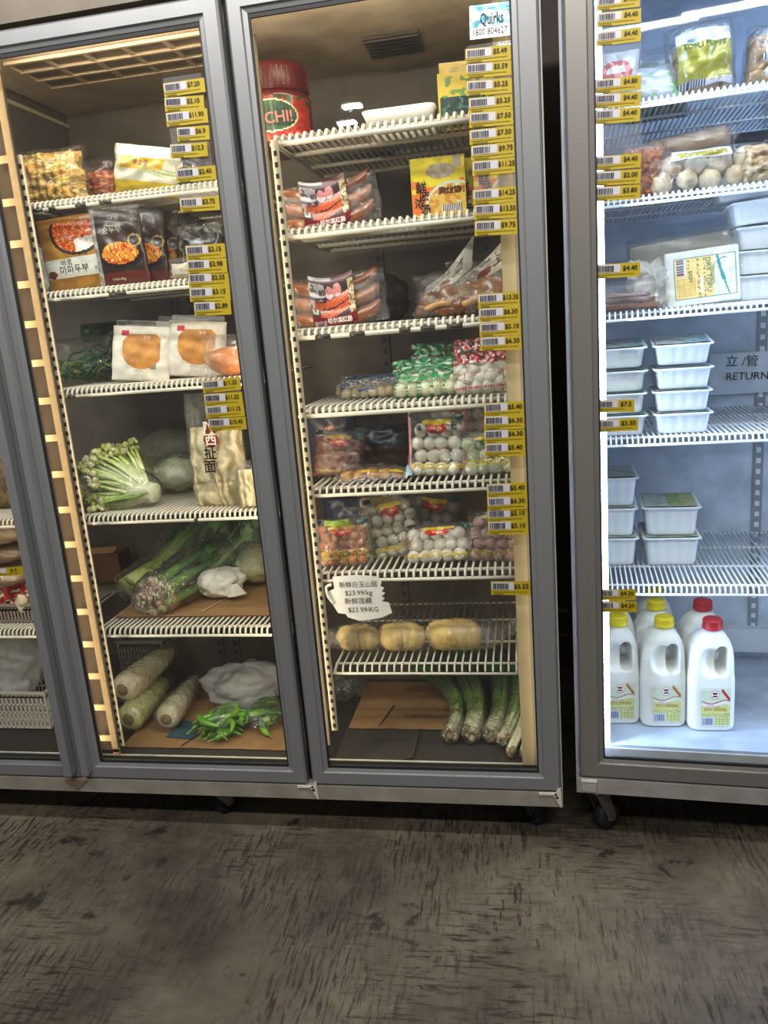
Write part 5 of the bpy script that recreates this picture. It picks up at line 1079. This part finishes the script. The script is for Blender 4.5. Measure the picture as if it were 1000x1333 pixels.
pouch(t, 'fried_pieces', .085, .105, .06, speckle(['a8603a', '8f4a2a', 'b8784a', '7a3c20'], 8, 2), ('food', 'film'), lump=lambda u, v: .010*nz(u*9, v*9), seed=82, q=.3); pouch(t, 'clear_bag', .10, .12, .075, lambda u, v: None, nx=16, ny=16, seed=83)
t = put('fried_snack_bag', 'second orange snack bag seen through the ticket strip', 'bag', FB, 800, b2, .22)
pouch(t, 'fried_pieces', .09, .07, .06, speckle(['b8603a', 'a04a2a', 'c0784a'], 8, 4), ('food', 'film'), lump=lambda u, v: .010*nz(u*9, v*9), seed=84, q=.3)
t = put('fried_tofu_ball_bag', 'bag of pale fried tofu cut off at the right edge, second shelf', 'bag', FB, 1000, b2, .14)
pouch(t, 'tofu_pieces', .10, .075, .06, speckle(['a89070', 'b8a284', '8f7858'], 5, 4), ('food', 'film'), lump=lambda u, v: .010*nz(u*7, v*7), seed=85, q=.3)
t = put('dark_vegetable_bag', 'dark purple-green bag at the far right back of the second shelf', 'bag', FB, 985, b2, .34)
pouch(t, 'pouch', .20, .14, .09, speckle(['3a3440', '2c3430', '4a4238'], 4, 4), seed=86)
# third shelf
def dry(u, v):
    if u < .10 or u > .96 or v < .10 or v > .88: return 'cfd0cc'
    if u < .115 or u > .945 or v < .115 or v > .865: return '4a8a88'
    if u > .66:
        c = .68+.10*sin((1-v)*3.0)**2; d = u-(.70+.20*(v < .7)*(.7-v)*1.0)
        if abs(u-(.70+.12*(1-v)**1.5*1.6)) < .012+.028*(v > .4)*(1-v) : return '3a8a92'
        if abs(v-(.80-.8*(u-.8)**2*6)) < .012 and u < .84: return '4a9aa0'
        return 'd6d6c8' if nz(u*8, v*8) > -.2 else 'ccd0c4'
    if .14 < u < .27 and .55 < v < .85: return ('6a5264' if int(v*60) % 3 else 'c8c2c8') if u < .25 else 'd6d2d0'
    if .46 < u < .50 and .2 < v < .5: return 'd4d0c8'
    if .13 < u < .40 and .15 < v < .5: return 'c9a860' if (int(v*70) % 3 == 0 or int(u*90) % 7 == 0) else 'dcc07c'
    if .29 < u < .32 and nz(u*30, v*30) > .15: return '7a8a4a'
    if .42 < u < .46 and nz(u*50, v*24) > 0: return '9a7a48'
    if .51 < u < .54 and nz(u*50, v*24) > .05: return '9a7a48'
    return 'e0c888'
w_, h_ = dims(FB, 868, 322, 966, 402, .15, b3)
t = put('dry_tofu_pack', 'white dry tofu block pack with yellow label turned sideways', 'packet', FB, 917, b3, .15, (R(-6), R(-3), R(2)))
mb = MB(); mb.box((-w_/2, .0, 0), (w_/2, .045, h_), 'd2d2cc', bev=.006); mb.build('tofu_block', 'milk', t)
mb = MB(); mb.grid(lambda u, v: ((u-.5)*w_*.97, -.002-.0012*nz(u*6, v*6), h_*(.02+.96*v)), 78, 66, dry); mb.build('printed_label', 'print', t)
mb = MB()
for s_, u_, sz, c_, f_ in (('DRY TOFU', .580, .016, '2f6a62', .09), ("TRISON'S", .632, .010, '2f6a62', .045), ('FIRM', .335, .012, '4a6a3a', .03)): mb.text(s_, sz, (u_-.5)*w_, h_*.52, -.0048, c_, rot=-pi/2, fit=f_)
mb.build('label_lettering', 'ink', t)
mb = MB()
mb.grid(lambda u, v: (-w_*.5-.085*u+.012*nz(v*5, u*3), -.012*sin(pi*v)*(1-u)+.02*nz(u*5, v*6)+.01, h_*(.03+.92*v)+.02*nz(u*4, v*4)), 24, 24); mb.grid(lambda u, v: (-w_*.48-.08*u+.012*nz(v*5, u*3, 4), .03+.02*nz(u*5, v*6, 3), h_*(.03+.9*v)+.02*nz(u*4, v*4)), 20, 20); mb.build('film_tail', 'frost', t)
t = put('dry_tofu_pack', 'plain tofu pack lying behind the labelled dry tofu', 'packet', FB, 900, b3, .25, (0, R(-5), 0)); mb = MB(); mb.box((-.13, 0, 0), (.11, .06, .158), 'bdb8b0', bev=.008); mb.build('tofu_block', 'milk', t); pouch(t, 'clear_film', .27, .172, .16, lambda u, v: None, nx=20, ny=20, wob=.03, q=.3, seed=91)
t = put('bean_curd_sheets', 'flat pack of reddish brown bean curd sheets at the left of the third right shelf', 'packet', FB, 815, b3, .15)
for k in range(3): mb = MB(); mb.box((-.075, -.04, .004+.013*k), (.072-.01*k, .05, .014+.013*k), ['8a5a44', '7c4f3e', '6c443a'][k], bev=.003); mb.build('bean_curd_sheet', 'food', t)
pouch(t, 'clear_film', .19, .07, .10, lambda u, v: None, ('print', 'wrap'), nx=24, ny=14, wob=.05, q=.3, seed=92)
# ribbed tubs
def loft(o_list, mb, col, cap0=True, cap1=True, mi=0, smooth=True):
    n = len(o_list[0]); vs = [p for o in o_list for p in o]
    fs = [(k*n+i, k*n+(i+1) % n, (k+1)*n+(i+1) % n, (k+1)*n+i) for k in range(len(o_list)-1) for i in range(n)]
    if cap0: fs.append(list(range(n))[::-1])
    if cap1: fs.append([(len(o_list)-1)*n+i for i in range(n)])
    mb.add(vs, fs, col, mi, smooth)
def outline(w, d, r, ribs, n=120):
    pts = []; per = 2*(w+d)
    for i in range(n):
        s = per*i/n
        if s < w: x, y, nx_, ny_ = -w/2+s, -d/2, 0, -1
        elif s < w+d: x, y, nx_, ny_ = w/2, -d/2+s-w, 1, 0
        elif s < 2*w+d: x, y, nx_, ny_ = w/2-(s-w-d), d/2, 0, 1
        else: x, y, nx_, ny_ = -w/2, d/2-(s-2*w-d), -1, 0
        cx, cy = max(-w/2+r, min(w/2-r, x)), max(-d/2+r, min(d/2-r, y)); v = Vector((x-cx, y-cy)); 
        if v.length > 0: v = v.normalized()*r
        x, y = cx+v.x, cy+v.y; e = ribs*(1 if (i//3) % 2 else 0) if min(w/2-abs(x), d/2-abs(y)) < .001 or True else 0
        pts.append((x-nx_*e, y-ny_*e))
    return pts
def tub(t, w, d, h, lid=None, rib=.0012, flip=False):
    mb = MB(); Z = lambda q: (h-q) if flip else q
    o = []
    for s_, z in ((.80, .0), (.84, .003), (.865, .012), (.93, h*.80), (.945, h-.008)): o.append([(x*s_/.9, y*s_/.9, z) for x, y in outline(w*.9, d*.9, .014, rib if .004 < z < h*.9 else 0)])
    o.append([(x, y, h-.005) for x, y in outline(w*1.04, d*1.04, .012, 0)]); o.append([(x, y, h-.002) for x, y in outline(w*1.04, d*1.04, .012, 0)]); o.append([(x, y, h-.002) for x, y in outline(w*.93, d*.93, .012, 0)])
    if flip: o = [[(x, y, h-z) for x, y, z in q] for q in o]
    loft(o, mb, 'dde2e6', True, lid is None); mb.build('tub', 'tub', t)
    if lid:
        mb = MB(); mb.grid(lambda u, v: ((u-.5)*w*.92, (v-.5)*d*.92, h+.0006+.001*nz(u*4, v*4)), 60, 44, lid)
        mb.build('printed_lid', ['print', 'film'], t); pass
def lidg(u, v):
    if abs(v-(.95-1.0*u+.3*sin(u*4))) < .03 and u < .55: return '1f5a52'
    if abs(v-(.1+.35*u)) < .015 and .1 < u < .35: return '3a6a60'
    if u > .45 and v > .06: return ('b9ad9c' if nz(u*7, v*7, 2) > .2 else 'a8b050') if u > .72 and v < .8 else ('7fa038' if nz(u*9, v*9) > -.2 else 'a8bc4a')
    return 'b8c0b0' if nz(u*5, v*5) > -.2 else 'a8b0a0'
def lidg2(u, v): return ('8fb83e' if nz(u*9, v*9) > -.2 else '74a038') if inE(u, v, .22, .45, .26, .42) else ('1f5a4a' if abs(v-(1.15-.9*u)) < .03 and u > .35 else ('3a5a54' if abs(v-.9) < .02 and u > .6 else 'c0c4b4'))
def lidb(u, v): return '2a3438' if abs(v-(.35+.25*sin(u*7))) < .035 and u < .6 else ('5f98a8' if nz(u*6, v*6, 3) > .05 and u > .45 else 'b4bcbc')
def stack(px, z0, y, w, d, h, n, lids, names, group, proto=None, rz=0, gap=.003):
    pr = None
    for k in range(n):
        p = put('tofu_tub', names[k], 'tub', FB, px, z0, y, (0, 0, rz+(.02*(-1)**k)), group); p.location.z = z0+k*(h+gap)
        if n == 4 and k == 3: p.rotation_euler[0] = R(6); p.location.z += .009
        tub(p, w, d, h, lids[k])
G4 = 'stacked white tofu tubs on the fourth right shelf'; G5 = 'white tofu tubs with green lids'
w_, _ = dims(FB, 846, 470, 922, 500, .13, b4)
hh = (FB.at(885, 446, .12).z-b4)/4-.003
stack(884, b4, .19, w_*1.0, .15, hh, 4, [lidb]*4, ['white ribbed tofu tub, bottom of the right stack of four', 'white ribbed tofu tub, second up in the right stack of four', 'white ribbed tofu tub, third up in the right stack of four', 'white ribbed tofu tub with blue printed lid, top of the right stack'], G4)
stack(804, b4, .19, w_*1.0, .15, hh, 4, [lidb]*4, ['white ribbed tofu tub, bottom of the left stack beside the LED strip', 'white ribbed tofu tub, second up in the left stack by the LED strip', 'white ribbed tofu tub, third up in the left stack by the LED strip', 'white ribbed tofu tub with printed lid, top of the left stack'], G4)
w_, _ = dims(FB, 840, 680, 907, 700, .25, b5); hh = (FB.at(872, 663, .22).z-b5)/2-.003
stack(870, b5, .34, w_*1.12, .17, hh, 2, [lidg, lidg], ['white tofu tub under another, right stack on the fifth shelf', 'white tofu tub with bright green and grey lid, top right on fifth shelf'], G5)
stack(793, b5, .34, w_*1.12, .17, hh, 3, [lidg2]*3, ['white tofu tub at the bottom of the left stack, fifth shelf', 'white tofu tub in the middle of the left stack, fifth shelf', 'white tofu tub with round green lid print, top of left stack'], G5)
# plain trays at the right of the third shelf
G3 = 'plain white tofu trays at the right of the third shelf'
for i, (px, z, y, w, h, lb) in enumerate(((988, 0, .24, .13, .056, 'cloudy white tray, bottom of the column right of the dry tofu'), (988, .058, .24, .13, .052, 'cloudy white tray, second in the column right of the dry tofu'), (990, .112, .24, .13, .05, 'cloudy white tray, third in the column right of the dry tofu'),
        (980, .166, .22, .115, .05, 'white tray tilted above the cloudy column'), (960, .222, .24, .12, .052, 'topmost white tray with wide rim, tilted left of the others'))):
    p = put('tofu_tray', lb, 'tray', FB, px, b3, y, (0, R(-3 if i > 2 else 0), .03), G3); p.location.z = b3+z; tub(p, w, .12, h, None, .0012)
# ------------------------------------------------------------------ milk jugs
def jug_mesh():
    W2, D2, H_ = .0575, .052, .285
    mb = MB(); sec = []
    for z, s_, e in ((0, .86, 0), (.004, .95, 0), (.012, 1, 0), (.135, 1, 0), (.150, .985, 0), (.165, .96, 0), (.20, .93, .001), (.225, .88, .002), (.245, .76, .004), (.262, .56, .006), (.273, .40, .008), (.279, .335, .008), (.290, .33, .008)):
        w_, d_ = W2*s_, D2*(s_ if s_ < .9 else 1)*(1 if s_ > .5 else 1.0); r_ = min(w_, d_)*(.42+.5*(1-s_)); 
        if s_ < .45: r_ = min(w_, d_)*.98; w_ = d_ = .0185; r_ = .0183
        sec.append([(x+e, y, z) for x, y in outline(2*w_, 2*d_, r_, 0, 80)])
    loft(sec, mb, 'ffffff'); body = mb.build('tmp_body', 'milk')
    cut = MB(); cap = []
    for i in range(32):
        a = 2*pi*i/32; x, z = .0145*cos(a), .0145*sin(a); z += .026*(1 if sin(a) > 0 else -1)
        cap.append((x+.022, z+.205-.006))
    cut.prism(cap, -.1, .1); c1 = cut.build('tmp_c1', 'milk')
    cut = MB(); cut.ball((-.004, -.064, .200), (.032, .036, .047), nu=32, nv=20); c2 = cut.build('tmp_c2', 'milk'); cut = MB(); cut.ball((-.004, .064, .200), (.032, .036, .047), nu=32, nv=20); c3 = cut.build('tmp_c3', 'milk')
    for c in (c1, c2, c3):
        bm = bmesh.new(); bm.from_mesh(c.data); bmesh.ops.remove_doubles(bm, verts=bm.verts, dist=1e-6); bmesh.ops.recalc_face_normals(bm, faces=bm.faces); bm.to_mesh(c.data); bm.free()
        md = body.modifiers.new('b', 'BOOLEAN'); md.operation = 'DIFFERENCE'; md.object = c; md.solver = 'EXACT'
    md = body.modifiers.new('r', 'REMESH'); md.mode = 'VOXEL'; md.voxel_size = .0022; md.use_smooth_shade = True
    md = body.modifiers.new('s', 'SMOOTH'); md.iterations = 12; md.factor = .5
    dg = bpy.context.evaluated_depsgraph_get(); me = bpy.data.meshes.new_from_object(body.evaluated_get(dg))
    for o in (body, c1, c2, c3): bpy.data.objects.remove(o)
    me.materials.clear(); me.materials.append(M['milk'])
    while me.color_attributes: me.color_attributes.remove(me.color_attributes[0])
    ca = me.color_attributes.new('Col', 'FLOAT_COLOR', 'CORNER'); c_ = lin('eef0ec'); ca.data.foreach_set('color', [*c_, 1]*len(me.loops)); me.update(); return me
JM = jug_mesh()
def jug(label, px, y, cap, acc, py=None):
    t = put('milk_jug', label, 'milk jug', FB, px, bfl, y+.045, (0, 0, R(5)), 'white two-litre jugs on the right fridge floor'); t.scale = (1.0, 1.0, .965)
    o = bpy.data.objects.new('jug_body', JM); COL.objects.link(o); o.parent = t
    mb = MB(); rc = .0245; e = .008
    mb.lathe([(rc*.98, .276), (rc*1.04, .278), (rc*1.04, .284), (rc*.96, .286), (rc*.96, .300), (rc*.9, .303), (rc*.5, .3035)], cap, 0, 36, T(e))
    for i in range(40): a = 2*pi*i/40; mb.box((-.0009, -.0006, .286), (.0009, .0006, .300), cap, X=T(e+rc*.965*cos(a), rc*.965*sin(a), 0, rz=a+pi/2))
    mb.build('screw_cap', 'paint', t)
    def art(u, v):
        if u < .02 or u > .98 or v < .02 or v > .98: return 'd8dcd4'
        if inE(u, v, .47, .83, .135, .105): return 'f0ece8' if not inE(u, v, .47, .86, .09, .03) and not inE(u, v, .47, .79, .09, .025) else '7a1c3a'
        if inE(u, v, .47, .83, .15, .12): return 'b06070'
        if u > .68 and v > .70 and abs((v-.96)+(u-.70)*.95) < .055: return acc
        wv = .64+.05*sin(u*6.3+2.6)
        if abs(v-wv) < .014: return acc
        if wv-.10 < v < wv: return 'e6e8e2'
        if v > wv: return 'cfdcc4' if v < .93 else 'dfe6d8'
        if v < .24 and u < .45: return ('5c6490' if int(u*46) % 3 else 'd0d2dc') if .03 < v < .21 and .05 < u < .42 else 'cdd0d8'
        if .24 < v < .34 and nz(u*60, v*30) > .1: return '8a8e56'
        if v < .24 and u > .48 and (int(v*50) % 3 == 0 or int(u*40) % 5 == 0): return 'a8ac68'
        return 'd3d68c'
    mb = MB(); lw, lh = .072, .110; mb.grid(lambda u, v: ((u-.5)*lw+.006, -.0545-.0003, .018+lh*v), 64, 90, art); mb.build('label', 'print', t)
    mb = MB(); mb.text('SOY DRINK', .0125, .006, .018+lh*.45, -.0556, 'b88a3a', bold=True, fit=.056); mb.text('fresh soy', .008, .0, .018+lh*.535, -.0556, acc, fit=.03); mb.build('label_lettering', 'ink', t)
    return t
jug('white milk jug with red cap, front right', 921, .155, 'b3202c', 'b0283a')
jug('white milk jug with yellow cap, front middle beside the red-capped one', 860, .165, 'e8d21c', 'b5683a')
jug('white milk jug with yellow cap, half hidden by the LED strip at left', 802, .17, 'e8d21c', 'b5683a')
jug('white milk jug with red cap, standing behind the front red-capped one', 909, .29, 'b3202c', 'b0283a')
jug('white milk jug with yellow cap, second row behind the front middle one', 850, .29, 'e8d21c', 'b5683a')
jug('white milk jug in the second row behind the leftmost jug', 800, .29, 'e8d21c', 'b5683a')
jug('white milk jug in the third row at the back, cap hidden by the tickets', 848, .41, 'e8d21c', 'b5683a')
bpy.context.view_layer.update()
